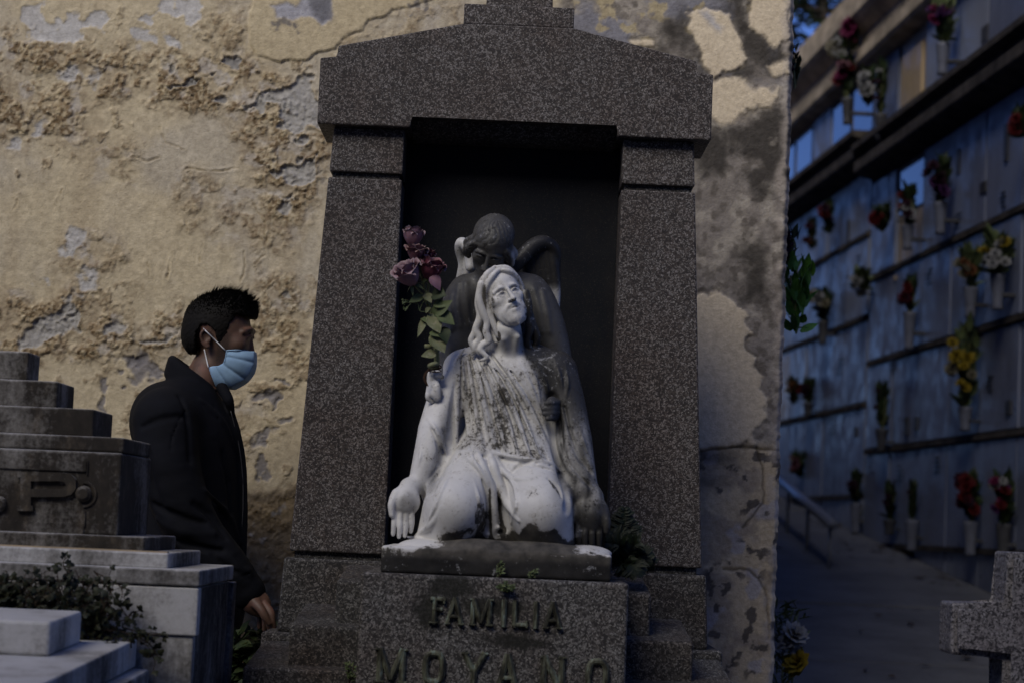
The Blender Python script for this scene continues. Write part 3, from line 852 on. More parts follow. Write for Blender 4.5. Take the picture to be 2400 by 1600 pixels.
        H -= np.exp(-((d - 4) / 4.0) ** 2) * 0.003 * rt * sstep(0.4, 0.6, med)
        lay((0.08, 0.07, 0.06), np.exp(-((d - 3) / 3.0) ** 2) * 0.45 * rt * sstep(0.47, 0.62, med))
    lay((0.36, 0.37, 0.42), rt * sstep(10, -10, inpoly(sx, sy, [(1640, 30), (1665, 28), (1690, 70), (1680, 85), (1660, 60)])) * 0.7)
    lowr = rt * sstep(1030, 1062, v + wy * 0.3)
    lay((0.56, 0.465, 0.32), lowr * 0.95)  # lower part also lightened in colour against the monument's shadow
    lay((0.33, 0.28, 0.22), lowr * sstep(0.48, 0.60, fbm(q * 13, 5, 66)) * 0.8)
    lay((0.40, 0.38, 0.39), lowr * sstep(0.60, 0.68, fbm(q * 14, 4, 67)) * 0.8)
    bs = sstep(0.585, 0.63, fbm(q * 30, 4, 68)) * sstep(0.40, 0.55, fbm(q * 7, 3, 69))
    lay((0.085, 0.075, 0.068), lowr * bs * 0.9)
    for pl in ([(1640, 1058), (1700, 1050), (1760, 1052), (1830, 1056)], [(1770, 1050), (1790, 1120), (1785, 1180), (1740, 1240)], [(1700, 1330), (1760, 1340), (1800, 1380), (1800, 1500)]):
        d = polyd(u + wx * 0.25, v + wy * 0.25, pl); g = np.exp(-(d / 3.0) ** 2) * rt
        H -= g * 0.004; lay((0.06, 0.05, 0.04), g * 0.7); 
    lay((0.10, 0.085, 0.065), np.exp(-((v + wy * 0.4 - 1075) / 24) ** 2) * rt * sstep(1760, 1690, u) * 0.75)
    lay((0.12, 0.10, 0.08), np.exp(-((v + wy * 0.4 - 1128) / 14) ** 2) * rt * sstep(1760, 1700, u) * 0.6)
    edge = rt * sstep(WX1 - 0.045, WX1 - 0.02, P[:, 0] + (med - 0.5) * 0.04)
    lay((0.46, 0.41, 0.36), edge * 0.6 * sstep(0.35, 0.6, fbm(q * 30, 3, 97)))
    return np.clip(C, 0.01, 1), H, Rg

def yellow_wall():
    root = thing('niche_building', (-1.5, 8.0, 0), 'peeling ochre plaster end wall of a burial building behind the monument', 'wall')
    def sheet(name, x0, x1, z0, z1, h, amp=1.0):
        nx, nz = int((x1 - x0) / h) + 1, int((z1 - z0) / h) + 1
        X, Z = np.meshgrid(np.linspace(x0, x1, nx), np.linspace(z0, z1, nz))
        P = np.stack([X.ravel(), np.full(X.size, WY), Z.ravel()], 1)
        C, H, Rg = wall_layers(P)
        fade = np.ones(len(P))
        if abs(x1 - WX1) < 1e-6:
            fade = sstep(0, 0.02, WX1 - P[:, 0])
            chip = (fbm(np.stack([P[:, 2] * 16, P[:, 2] * 0, P[:, 0] * 0], 1), 5, 77) - 0.5) * 0.010 + (fbm(np.stack([P[:, 2] * 70, P[:, 2] * 0, P[:, 0] * 0], 1), 3, 78) - 0.5) * 0.008
            P[:, 0] += chip * sstep(0.12, 0.0, WX1 - P[:, 0])
            P[:, 1] += 0.02 * sstep(0.018, 0, WX1 - X.ravel()) ** 2
        P[:, 1] -= H * amp
        i = np.arange(nx * nz).reshape(nz, nx)
        Q = np.stack([i[:-1, :-1].ravel(), i[:-1, 1:].ravel(), i[1:, 1:].ravel(), i[1:, :-1].ravel()], 1)
        o = np_mesh(name, P, Q, PLASTER, root)
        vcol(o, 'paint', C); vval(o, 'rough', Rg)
        return P, i
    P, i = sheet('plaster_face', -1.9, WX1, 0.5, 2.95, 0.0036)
    sheet('plaster_face', -6.0, -1.899, 0.5, 2.95, 0.02)
    sheet('plaster_face', -6.0, WX1, -0.05, 0.502, 0.015)
    sheet('plaster_face', -6.0, WX1, 2.948, 7.1, 0.03)
    # masonry core behind the plaster and the side along the alley
    yb = 22.0
    xb = WX1 - 0.02 + NSL * (yb - 5.75)
    slab('masonry_core', [(-6.0, WY + 0.03), (WX1 - 0.025, WY + 0.03), (xb, yb), (-6.0, yb)], -0.05, 7.1, NICHE_B, root, bevel=0.0)
    slab('coping', [(-6.1, WY - 0.10), (WX1 + 0.08, WY - 0.10), (xb + 0.1, yb), (-6.1, yb)], 7.1, 7.25, CORNICE, root, bevel=0.01)
    return root
yellow_wall()

# ------------------------------------------------------------------ granite monument
MX = -0.017
def monument():
    root = thing('granite_monument', (MX, 4.95, 0), 'tall brown granite family monument with pediment, tapering pillars and black recessed panel', 'monument')
    def sym(pts): return [(MX + x, z) for x, z in pts]
    prism('lintel', sym([(-0.48, 2.097), (-0.252, 2.097), (-0.252, 2.127), (0.252, 2.127), (0.252, 2.097), (0.48, 2.097), (0.48, 2.26), (0.438, 2.26), (0.438, 2.291), (0.134, 2.36), (-0.134, 2.36), (-0.438, 2.291), (-0.438, 2.26), (-0.48, 2.26)]), 4.92, 5.18, GRANITE, root, 0.0035)
    # cove under the lintel
    bm = bmesh.new()
    prof = [(4.975, 2.1265), (4.985, 2.112), (5.005, 2.098), (5.03, 2.088), (5.09, 2.086), (5.09, 2.1265)]
    a = [bm.verts.new((MX - 0.2505, y, z)) for y, z in prof]; b = [bm.verts.new((MX + 0.2505, y, z)) for y, z in prof]
    bm.faces.new(a); bm.faces.new(b[::-1])
    for i in range(6): bm.faces.new((a[i], a[(i + 1) % 6], b[(i + 1) % 6], b[i]))
    from_bm('cove', bm, GRANITE_D, root)
    prism('crown_block', sym([(-0.135, 2.3605), (0.135, 2.3605), (0.135, 2.411), (-0.135, 2.411)]), 4.925, 5.17, GRANITE, root, 0.003)
    prism('crown_block', sym([(-0.082, 2.4115), (0.082, 2.4115), (0.076, 2.56), (-0.076, 2.56)]), 4.94, 5.15, GRANITE, root, 0.003)
    prism('crown_block', sym([(-0.05, 2.5605), (0.05, 2.5605), (0.045, 2.80), (-0.045, 2.80)]), 4.96, 5.12, GRANITE, root, 0.003)
    for s in (-1, 1):
        def q(pts): return [(MX + s * x, z) for x, z in (pts if s > 0 else pts[::-1])]
        prism('pillar_capital', q([(0.268, 1.986), (0.447, 1.986), (0.441, 2.0965), (0.268, 2.0965)]), 4.95, 5.17, GRANITE, root, 0.004)
        prism('pillar_joint', q([(0.276, 1.970), (0.440, 1.970), (0.440, 1.9855), (0.276, 1.9855)]), 4.963, 5.16, GRANITE_D, root, 0.0)
        prism('pillar', q([(0.268, 1.062), (0.4965, 1.062), (0.4485, 1.972), (0.268, 1.972)]), 4.952, 5.17, GRANITE, root, 0.004)
    prism('base_joint', sym([(-0.485, 1.046), (0.485, 1.046), (0.485, 1.0615), (-0.485, 1.0615)]), 4.965, 5.16, GRANITE_D, root, 0.0)
    prism('base_course', sym([(-0.515, 0.87), (0.515, 0.87), (0.506, 1.0455), (-0.506, 1.0455)]), 4.93, 5.20, GRANITE_D, root, 0.006)
    prism('base_course', sym([(-0.548, 0.55), (0.548, 0.55), (0.548, 0.8695), (-0.548, 0.8695)]), 4.90, 5.23, GRANITE_D, root, 0.008)
    box('foot_slab', (MX - 0.60, 4.36, -0.03), (MX + 0.60, 5.24, 0.549), GRANITE_D, root, 0.008)
    box('black_panel', (MX - 0.2675, 5.075, 1.062), (MX + 0.2675, 5.10, 2.0855), BLACK, root, 0.0)
    box('back_slab', (MX - 0.44, 5.101, 1.062), (MX + 0.44, 5.165, 2.0965), GRANITE_D, root, 0.0)
    # weathered stepped flanks, tops falling to the front
    for (hw, zf, zb, y0, y1) in ((0.354, 1.005, 1.036, 4.64, 4.929), (0.448, 0.905, 0.940, 4.58, 4.928), (0.540, 0.812, 0.850, 4.52, 4.899), (0.575, 0.70, 0.72, 4.47, 4.898)):
        bm = bmesh.new()
        z0 = 0.5495
        v = [bm.verts.new(p) for p in ((MX - hw, y0, z0), (MX + hw, y0, z0), (MX + hw, y1, z0), (MX - hw, y1, z0), (MX - hw, y0, zf), (MX + hw, y0, zf), (MX + hw, y1, zb), (MX - hw, y1, zb))]
        for f in ((3, 2, 1, 0), (4, 5, 6, 7), (0, 1, 5, 4), (1, 2, 6, 5), (2, 3, 7, 6), (3, 0, 4, 7)): bm.faces.new([v[i] for i in f])
        from_bm('step', bm, GRANITE_D, root, bevel=0.006)
    box('pedestal', (-0.301, 4.40, 0.5497), (0.272, 4.88, 1.033), GRANITE_G, root, 0.007, 3)
    return root
MON = monument()

# bronze letters: strokes with a ridge
def letter(ch, x0, x1, z0, z1, yf, parent):
    w = (z1 - z0) * 0.185
    X = lambda t: x0 + (x1 - x0) * t
    Z = lambda t: z0 + (z1 - z0) * t
    mb = MB(); cnt = [0]
    def sweep(path, wd=w, closed=False):
        cnt[0] += 1
        e = cnt[0] * 0.00023
        P = np.array(path, float); n = len(P)
        prof = [(-0.5, 0.001), (-0.5, 0.0052 + e), (-0.17, 0.0088 + e), (0.17, 0.0088 + e), (0.5, 0.0052 + e), (0.5, 0.001)]
        V, Fc = [], []
        for i in range(n):
            a = P[i] - P[i - 1] if (i or closed) else P[1] - P[0]
            b = P[(i + 1) % n] - P[i] if (i < n - 1 or closed) else P[-1] - P[-2]
            a = a / np.linalg.norm(a); b = b / np.linalg.norm(b)
            na, nb = np.array([-a[1], a[0]]), np.array([-b[1], b[0]])
            m = na + nb; m /= np.linalg.norm(m); sc = 1 / max(0.45, float(m @ na))
            for t, h in prof:
                p = P[i] + m * sc * t * wd
                V.append((p[0], yf - h, p[1]))
        k = len(prof)
        for i in range(n if closed else n - 1):
            j = (i + 1) % n
            for t in range(k - 1): Fc.append((i * k + t, i * k + t + 1, j * k + t + 1, j * k + t))
        if not closed: Fc.append(tuple(range(k))); Fc.append(tuple(range((n - 1) * k, n * k))[::-1])
        mb.add(V, Fc)
    h = w / 2
    zb, zt = z0, z1
    if ch == 'I': sweep([(X(.5), zb), (X(.5), zt)])
    if ch == 'L': sweep([(X(0) + h, zb), (X(0) + h, zt)]); sweep([(X(0), zb + h), (X(1), zb + h)]); sweep([(X(1) - h * .6, zb), (X(1) - h * .6, Z(.26))], w * .6)
    if ch == 'F': sweep([(X(.18) + h, zb), (X(.18) + h, zt)]); sweep([(X(.05), zt - h), (X(1), zt - h)]); sweep([(X(.2), Z(.53)), (X(.8), Z(.53))], w * .85); sweep([(X(1) - h * .6, zt), (X(1) - h * .6, Z(.76))], w * .6); sweep([(X(0), zb + h * .5), (X(.55), zb + h * .5)], w * .5)
    if ch == 'A': sweep([(X(.10), zb), (X(.5), zt)]); sweep([(X(.90), zb), (X(.5), zt)]); sweep([(X(.27), Z(.30)), (X(.73), Z(.30))], w * .8); sweep([(X(-.04), zb + h * .4), (X(.28), zb + h * .4)], w * .45); sweep([(X(.72), zb + h * .4), (X(1.04), zb + h * .4)], w * .45)
    if ch == 'M': sweep([(X(.12), zb), (X(.12), zt)]); sweep([(X(.88), zb), (X(.88), zt)]); sweep([(X(.12), zt), (X(.5), Z(.12))]); sweep([(X(.88), zt), (X(.5), Z(.12))]); sweep([(X(-.05), zt - h * .4), (X(.2), zt - h * .4)], w * .45); sweep([(X(.8), zt - h * .4), (X(1.05), zt - h * .4)], w * .45); sweep([(X(-.05), zb + h * .4), (X(.28), zb + h * .4)], w * .45); sweep([(X(.72), zb + h * .4), (X(1.05), zb + h * .4)], w * .45)
    if ch == 'N': sweep([(X(.1), zb), (X(.1), zt)]); sweep([(X(.9), zb), (X(.9), zt)]); sweep([(X(.1), zt), (X(.9), zb)]); sweep([(X(-.06), zt - h * .4), (X(.2), zt - h * .4)], w * .45); sweep([(X(.75), zt - h * .4), (X(1.06), zt - h * .4)], w * .45)
    if ch == 'Y': sweep([(X(.06), zt), (X(.5), Z(.45))]); sweep([(X(.94), zt), (X(.5), Z(.45))]); sweep([(X(.5), zb), (X(.5), Z(.52))]); sweep([(X(-.06), zt - h * .4), (X(.24), zt - h * .4)], w * .45); sweep([(X(.76), zt - h * .4), (X(1.06), zt - h * .4)], w * .45)
    if ch == 'O':
        c = []
        rx_, rz_ = (x1 - x0) / 2 - h, (z1 - z0) / 2 - h
        for i in range(28):
            a = 2 * math.pi * i / 28
            cx = math.copysign(abs(math.cos(a)) ** 0.62, math.cos(a)); sz = math.copysign(abs(math.sin(a)) ** 0.75, math.sin(a))
            c.append(((x0 + x1) / 2 + rx_ * cx, (z0 + z1) / 2 + rz_ * sz))
        sweep(c, w, True)
    o = mb.build('letter', BRONZE, parent)
    return o
for ch, a, b, yt, yb in (('F', 1008, 1043, 1397, 1460), ('A', 1047, 1085, 1399, 1461), ('M', 1104, 1152, 1402, 1463), ('I', 1174, 1188, 1404, 1465), ('L', 1202, 1238, 1406, 1467), ('I', 1249, 1263, 1408, 1468), ('A', 1276, 1316, 1409, 1470),
                         ('M', 884, 950, 1518, 1599), ('O', 991, 1043, 1522, 1603), ('Y', 1085, 1137, 1527, 1607), ('A', 1166, 1213, 1531, 1611), ('N', 1270, 1320, 1536, 1616), ('O', 1373, 1427, 1541, 1622)):
    pa, pb = W(a, yt, 4.40), W(b, yb, 4.40)
    big = yt > 1500
    z1 = W((a + b) / 2, (yt), 4.40)[2]; z0 = z1 - (0.0735 if big else 0.0575)
    letter(ch, pa[0], pb[0], z0, z1, 4.40, MON)

# ------------------------------------------------------------------ carved head shared by the two marble figures and the man
def rotm(yaw, pitch, roll):
    return np.array((Matrix.Rotation(yaw, 3, 'Z') @ Matrix.Rotation(pitch, 3, 'X') @ Matrix.Rotation(roll, 3, 'Y')))
def head_vox(kind, h):
    """a head of 150 mm, face towards -y, built in metres about the centre of the skull"""
    mm = 0.001
    v = Vox((-0.085, -0.10, -0.125), (0.085, 0.10, 0.10), h)
    E = lambda c, r, k=12, **kw: v.ell(np.array(c) * mm, np.array(r) * mm, k * mm, **kw)
    T = lambda pts, r, k=5, **kw: v.tube(np.array(pts, float) * mm, np.array(r, float) * mm, k * mm, **kw)
    E((0, 12, 22), (49, 60, 50)); E((0, -8, -8), (45, 44, 52)); E((0, -20, -46), (33, 30, 30), 20)
    for s in (-1, 1):
        E((s * 27, -34, -10), (15, 14, 13), 14)                                  # cheekbone
        T([(s * 6, -50, 18), (s * 20, -50, 18), (s * 34, -41, 12)], [4, 5, 3.5], 8)   # brow
        E((s * 18, -58, 5), (13.5, 14, 9), 5, cut=True)                         # socket
        E((s * 18.5, -41.5, 3), (10.5, 9.5, 8), 3)                               # eye
        T([(s * 8, -49, 3), (s * 18, -53.4, 8), (s * 29, -46, 3)], [1.6, 2.6, 1.8], 4)  # upper lid
        T([(s * 9, -48, 1), (s * 18, -50, -4), (s * 28, -45, 1)], [1.2, 1.5, 1.2], 4)
        if kind == 'man': continue
        E((s * 6.5, -60, -19), (5.5, 7, 5), 4)                                   # nostril wing
        E((s * 4.0, -63, -23.5), (2.4, 3.5, 2.6), 2, cut=True)
    if kind != 'man': T([(0, -48, 18), (0, -56, 8), (0, -65, -8), (0, -71, -19)], [4.6, 4.4, 5.2, 6.8], 5)
    T([(-15, -47, -38), (-6, -54.5, -34), (0, -55, -35.5), (6, -54.5, -34), (15, -47, -38)], [2.2, 3.8, 3.8, 3.8, 2.2], 3)
    T([(-12, -48, -44), (0, -55.5, -45), (12, -48, -44)], [2.6, 4.8, 2.6], 3)
    T([(-20, -49, -42.5), (-9, -58, -39.5), (0, -60, -39.5), (9, -58, -39.5), (20, -49, -42.5)], [1.6, 2.4, 2.6, 2.4, 1.6], 2, cut=True)
    E((0, -42, -66), (17, 14, 13), 12) if kind != 'man' else E((0, -30, -62), (17, 14, 13), 12)
    if kind == 'beard':
        E((0, -34, -66), (22, 18, 17), 12); E((0, -28, -46), (38, 26, 28), 14)
        for s in (-1, 1):
            T([(s * 2, -60, -28), (s * 14, -54, -32), (s * 24, -44, -44), (s * 26, -38, -58)], [2.5, 4.2, 4, 3], 4)
            T([(s * 5, -51, -56), (s * 8, -51, -68), (s * 3, -46, -80)], [3.4, 4.4, 3], 4)
            T([(s * 17, -45, -56), (s * 19, -43, -68), (s * 12, -40, -78)], [3.4, 4.4, 3], 4)
            T([(s * 32, -30, -44), (s * 33, -30, -58), (s * 24, -32, -74)], [4, 5, 3.5], 6)
        T([(0, -54, -53), (0, -54, -62), (0, -49, -82)], [2.6, 4, 2.6], 4)
        E((0, 10, 30), (53, 62, 50), 8)                                          # hair cap
        for s in (-1, 1):
            T([(0, -42, 66), (s * 22, -46, 56), (s * 44, -30, 34), (s * 53, -14, 6), (s * 51, -8, -28), (s * 49, -4, -60), (s * 46, 0, -90)], [5, 7, 8, 8, 8, 8, 7], 4)
            T([(0, -20, 78), (s * 30, -24, 66), (s * 53, -6, 34), (s * 59, 6, 4), (s * 57, 10, -30), (s * 53, 14, -66), (s * 50, 16, -100)], [5, 8, 9, 9, 9, 9, 8], 4)
            T([(s * 14, -47, 58), (s * 38, -38, 40), (s * 50, -22, 12)], [1.6, 1.8, 1.6], 2, cut=True)
            T([(s * 8, -34, 72), (s * 36, -32, 56), (s * 55, -14, 26), (s * 59, -3, -10)], [1.6, 1.8, 1.8, 1.6], 2, cut=True)
        T([(0, -44, 62), (0, -10, 82), (0, 40, 66)], [1.5, 1.8, 1.5], 2, cut=True)
        E((0, 40, -30), (44, 34, 62), 14)
    if kind == 'angel':
        E((0, 14, 35), (55, 67, 49), 4)
        for s in (-1, 1):
            T([(s * 44, -30, 26), (s * 55, -22, 4), (s * 60, -12, -22), (s * 53, -4, -42)], [8, 11, 13, 8], 8)
            T([(s * 52, -8, 22), (s * 62, 4, -4), (s * 61, 12, -32)], [10, 13, 9], 8)
            T([(s * 46, -36, 24), (s * 60, -27, 2), (s * 68, -16, -20)], [1.2, 1.8, 1.6], 3, cut=True)
        E((0, 44, -10), (54, 40, 44), 12)
    if kind == 'man':
        for s in (-1, 1):                                                        # ears
            T([(s * 48, 16, -2), (s * 51, 20, 6), (s * 53, 28, 7), (s * 53, 33, -1), (s * 50, 29, -13), (s * 48, 21, -21), (s * 47, 17, -19)], [2.2, 2.4, 2.6, 2.6, 2.5, 3.2, 2.8], 2.5)
            E((s * 48, 24, -7), (3.4, 9.5, 13), 3)
            E((s * 52, 23, -5), (3, 5.5, 7.5), 2, cut=True)
            E((s * 49, 17, -9), (2.6, 3, 4), 2)
        E((0, -14, -58), (29, 28, 20), 14)
    return v

def soot_tone(V, base): return np.full(len(V), base)

# ------------------------------------------------------------------ statue: kneeling robed man held by an angel
ST = thing('marble_statue', (-0.013, 4.62, 1.033), 'weathered white marble statue of a kneeling bearded man in robes held by a dark angel', 'statue')
def statue_plinth():
    y0, y1, z0, z1 = 4.435, 4.86, 1.034, 1.092
    v = Vox((-0.29, 4.41, 1.02), (0.265, 4.90, 1.13), 0.003)
    q = v.sub((-0.3, 4.4, 1.0), (0.3, 5, 1.2)); sl, X, Y, Z = q
    d = np.maximum(np.maximum(np.abs(X + 0.0135) - 0.243, np.abs(Y - 4.645) - 0.202), np.abs(Z - 1.062) - 0.023)
    v.F[sl] = np.sqrt(np.maximum(np.abs(X + 0.0135) - 0.243, 0) ** 2 + np.maximum(np.abs(Y - 4.645) - 0.202, 0) ** 2 + np.maximum(np.abs(Z - 1.062) - 0.023, 0) ** 2) - 0.006 + np.minimum(d, 0) * 0
    # rock-like rise under the robe and worn front lip
    for px, py, Y, r in ((1010, 1275, 4.52, (0.07, 0.06, 0.018)), (1120, 1285, 4.49, (0.09, 0.05, 0.022)), (1260, 1290, 4.49, (0.10, 0.05, 0.022)), (1370, 1290, 4.55, (0.06, 0.08, 0.018)), (1180, 1270, 4.60, (0.2, 0.1, 0.02))):
        c = W(px, py, Y); c[2] = 1.092; v.ell(c, r, 0.012)
    V, Q = v.mesh(); V = smooth_mesh(V, Q, 1)
    n = fbm(V * 40, 4, 5) - 0.5; V = V + np.stack([n * 0.003, n * 0.004, n * 0.002], 1)
    o = np_mesh('plinth', V, Q, STATUE, ST)
    u, vv = PX(V)
    dirt = 0.95 - 0.75 * sstep(1.082, 1.094, V[:, 2] + (fbm(V * 25, 4, 8) - 0.5) * 0.02)
    side = sstep(1010, 940, u + (fbm(V * 20, 3, 9) - 0.5) * 80)
    dirt = dirt - 0.35 * side * sstep(1.05, 1.075, V[:, 2])
    topmid = sstep(1010, 1060, u) * sstep(1370, 1330, u) * sstep(4.56, 4.50, V[:, 1] + (fbm(V * 18, 3, 19) - 0.5) * 0.04)
    dirt = np.clip(dirt + topmid * 0.75 * (V[:, 2] > 1.085), 0, 1.05)
    vval(o, 'dirt', dirt); vval(o, 'tone', np.clip(sstep(1.084, 1.062, V[:, 2] + (fbm(V * 22, 3, 29) - .5) * 0.02), 0, 1))
statue_plinth()

def christ():
    v = Vox((-0.31, 4.40, 1.075), (0.255, 4.78, 1.70), 0.0024)
    w = W
    # torso, seat and robe
    v.ell(w(1190, 905, 4.640), (0.118, 0.072, 0.100), 0.02)
    v.ell(w(1195, 1010, 4.630), (0.100, 0.074, 0.115), 0.03)
    v.ell(w(1188, 1110, 4.650), (0.135, 0.092, 0.085), 0.04)
    v.cap(w(1092, 862, 4.645), w(1190, 826, 4.665), 0.042, 0.040, 0.03)
    v.cap(w(1292, 868, 4.645), w(1190, 826, 4.665), 0.046, 0.040, 0.03)
    # thighs under cloth, knees, hem
    v.cap(w(1132, 1085, 4.615), w(1070, 1192, 4.510), 0.074, 0.060, 0.03)
    v.cap(w(1236, 1080, 4.615), w(1268, 1196, 4.510), 0.078, 0.062, 0.03)
    v.cap(w(1062, 1190, 4.515), w(1048, 1268, 4.535), 0.058, 0.052, 0.03)
    v.cap(w(1270, 1196, 4.515), w(1278, 1275, 4.535), 0.060, 0.058, 0.03)
    v.ell(w(1168, 1200, 4.575), (0.075, 0.05, 0.10), 0.03)
    v.cap(w(1045, 1180, 4.54), w(988, 1262, 4.53), 0.042, 0.012, 0.03)
    v.cap(w(1290, 1180, 4.56), w(1322, 1285, 4.55), 0.045, 0.020, 0.03)
    # arms in wide sleeves
    v.tube([w(1078, 868, 4.640), w(1046, 940, 4.625), w(1022, 1010, 4.600), w(985, 1128, 4.560)], [0.040, 0.043, 0.041, 0.026], 0.02)
    v.tube([w(1030, 1030, 4.615), w(1018, 1110, 4.590), w(1003, 1165, 4.575)], [0.034, 0.026, 0.012], 0.02)
    v.tube([w(1308, 872, 4.640), w(1328, 950, 4.625), w(1342, 1030, 4.605), w(1366, 1145, 4.565)], [0.044, 0.043, 0.043, 0.034], 0.02)
    v.tube([w(1335, 1040, 4.615), w(1340, 1130, 4.600), w(1350, 1190, 4.580)], [0.040, 0.040, 0.028], 0.02)
    # neck and the open collar
    v.cap(w(1190, 775, 4.588), w(1197, 845, 4.640), 0.031, 0.037, 0.013)
    for a, b in (((1180, 795), (1192, 838)), ((1214, 790), (1204, 838))):
        v.cap(w(*a, 4.565), w(*b, 4.600), 0.006, 0.006, 0.012)
    S = lambda px, py, push=0.0: v.surf(px, py, 4.41, 4.78, push)
    # grooves between sleeve and body
    v.tube([S(1072, 905), S(1066, 960), S(1058, 1010), S(1040, 1060), S(1012, 1150)], [0.006, 0.011, 0.012, 0.011, 0.008], 0.012, cut=True)
    v.tube([S(1294, 930), S(1302, 985), S(1306, 1040), S(1316, 1110), S(1330, 1190)], [0.008, 0.013, 0.014, 0.013, 0.010], 0.012, cut=True)
    z1 = lambda x, y: (860 + x / 3.0156, 480 + y / 3.0156)
    z2 = lambda x, y: (860 + x / 3.136, 900 + y / 3.136)
    def fold(pts, r, k=0.0042, push=-0.0010, cut=False):
        P = [S(*p, push) for p in pts]
        r = np.array(r, float)
        if not cut:                                   # let ridges sink back into the cloth at their ends
            P[0] = P[0] + np.array([0, 0.003, 0]); P[-1] = P[-1] + np.array([0, 0.003, 0]); r[0] *= 0.6; r[-1] *= 0.6
        v.tube(P, np.array(r) * (0.0014 if cut else 0.00115), k, cut=cut, n=5)
    # mantle: a fan of parallel folds from the shoulder, hanging straight at the left and sweeping across to the right
    g0 = np.array([(1074, 838), (1072, 905), (1070, 980), (1066, 1052)], float); g1 = np.array([(1150, 818), (1212, 892), (1262, 972), (1318, 1092)], float)
    rf = random.Random(12)
    NF = 9
    for i in range(NF):
        for half, cut in ((0.5, True), (0.0, False)):
            t = min(1.0, (i + half + rf.uniform(-0.12, 0.12)) / (NF - 0.5))
            tt = max(0.0, t) ** 0.92
            pts = g0 * (1 - tt) + g1 * tt
            pts[:, 0] += np.array([rf.uniform(-3, 3) for _ in range(4)])
            amp = rf.uniform(0.75, 1.2)
            if cut: fold([tuple(p) for p in pts], np.array([2.0, 4.0, 4.4, 3.2]) * amp, 0.0032, -0.0005, True)
            else: fold([tuple(p) for p in pts], np.array([2.4, 4.2, 4.6, 3.4]) * amp, 0.0042, -0.0016)
    for pts, r in (([(1232, 842), (1256, 890), (1266, 945)], [2, 4, 3]), ([(1214, 850), (1246, 905), (1268, 965)], [2, 3, 2]), ([(1256, 850), (1280, 900), (1284, 930)], [2, 3, 2])): fold(pts, r)
    # hem of the mantle
    fold([(1066, 1054), (1100, 1060), (1140, 1058), (1185, 1066), (1240, 1076), (1290, 1086), (1316, 1108)], [3, 4, 4, 4, 4.5, 4.5, 3], 0.004, -0.001)
    fold([(1075, 1066), (1140, 1070), (1185, 1078), (1240, 1088), (1290, 1100)], [2, 3, 3, 3, 2], 0.004, 0.0, True)
    # valleys first, then ridges
    for pts, r in (
        ([z2(895, 560), z2(945, 760), z2(975, 900), z2(990, 1060)], [3, 6, 8, 9]),
        ([z2(800, 560), z2(868, 720), z2(895, 860), z2(902, 1060)], [2, 5, 7, 8]),
        ([z2(1060, 650), z2(1130, 590), z2(1220, 560)], [2, 5, 3]),
        ([z2(690, 520), z2(650, 560), z2(600, 600)], [2, 3, 2]),
        ([z2(1330, 690), z2(1390, 740), z2(1430, 830)], [2, 3, 2]),
        ([z2(1450, 170), z2(1480, 330), z2(1560, 520), z2(1650, 650)], [3, 5, 6, 3]),
        ([z2(1470, 560), z2(1540, 660), z2(1650, 760)], [2, 4, 2]),
        ([z2(480, 330), z2(520, 420), z2(530, 560), z2(470, 680)], [2, 4, 4, 2]),
        ([z2(560, 330), z2(570, 430), z2(540, 600)], [2, 3, 2]),
    ): fold(pts, r, 0.0045, 0.0, True)
    for pts, r in (
        ([z2(780, 430), z2(850, 600), z2(915, 760), z2(932, 900), z2(940, 1080)], [5, 8, 9, 9, 8]),
        ([z2(885, 440), z2(930, 600), z2(975, 740), z2(1040, 880), z2(1120, 1000)], [5, 9, 10, 10, 6]),
        ([z2(690, 490), z2(760, 560), z2(840, 650), z2(880, 780)], [4, 5, 5, 3]),
        ([z2(930, 470), z2(980, 610), z2(1080, 690), z2(1200, 700)], [4, 6, 6, 3]),
        ([z2(1395, 160), z2(1410, 360), z2(1440, 520), z2(1530, 670), z2(1680, 770)], [4, 6, 6, 6, 4]),
        ([z2(1440, 180), z2(1480, 380), z2(1560, 540)], [3, 4, 2]),
        ([z2(445, 245), z2(500, 320), z2(550, 420), z2(585, 520)], [3, 4, 4, 3]),
        ([z2(500, 640), z2(450, 740), z2(440, 840)], [3, 3, 2]),
        ([z2(650, 40), z2(660, 240), z2(655, 460)], [3, 5, 4]),
        ([z2(560, 900), z2(470, 1030), z2(360, 1110)], [4, 6, 5]),
        ([z2(300, 1120), z2(370, 1130), z2(430, 1150)], [4, 4, 4]),
        ([z2(920, 1085), z2(960, 1050), z2(1000, 1075)], [4, 5, 3]),
        ([z2(740, 470), z2(800, 580), z2(880, 720), z2(905, 850)], [3, 4, 4, 2]),
        ([z2(1000, 620), z2(1090, 760), z2(1100, 900), z2(1060, 1020)], [3, 5, 5, 3]),
        ([z2(620, 640), z2(560, 760), z2(500, 900), z2(430, 1050)], [2, 4, 4, 3]),
        ([z2(780, 700), z2(820, 830), z2(830, 960)], [2, 4, 3]),
        ([z1(700, 1000), z1(640, 1100), z1(600, 1250)], [2, 4, 2]),
        ([z1(1320, 1080), z1(1360, 1200), z1(1390, 1340)], [2, 4, 3]),
        ([z1(1400, 1120), z1(1420, 1260), z1(1400, 1380)], [2, 4, 3]),
        ([z2(1560, 300), z2(1590, 420), z2(1640, 540)], [2, 4, 2]),
        ([z2(1470, 420), z2(1500, 560), z2(1580, 680)], [2, 4, 2]),
        ([z2(400, 420), z2(390, 540), z2(360, 640)], [2, 3, 2]),
    ): fold(pts, r)
    # long wavy locks falling on the shoulder
    def lock(pts, r, Y0, Y1):
        P = [w(*z1(*p), Y0 + (Y1 - Y0) * i / (len(pts) - 1)) for i, p in enumerate(pts)]
        v.tube(P, np.array(r) * 0.001, 0.003, n=6)
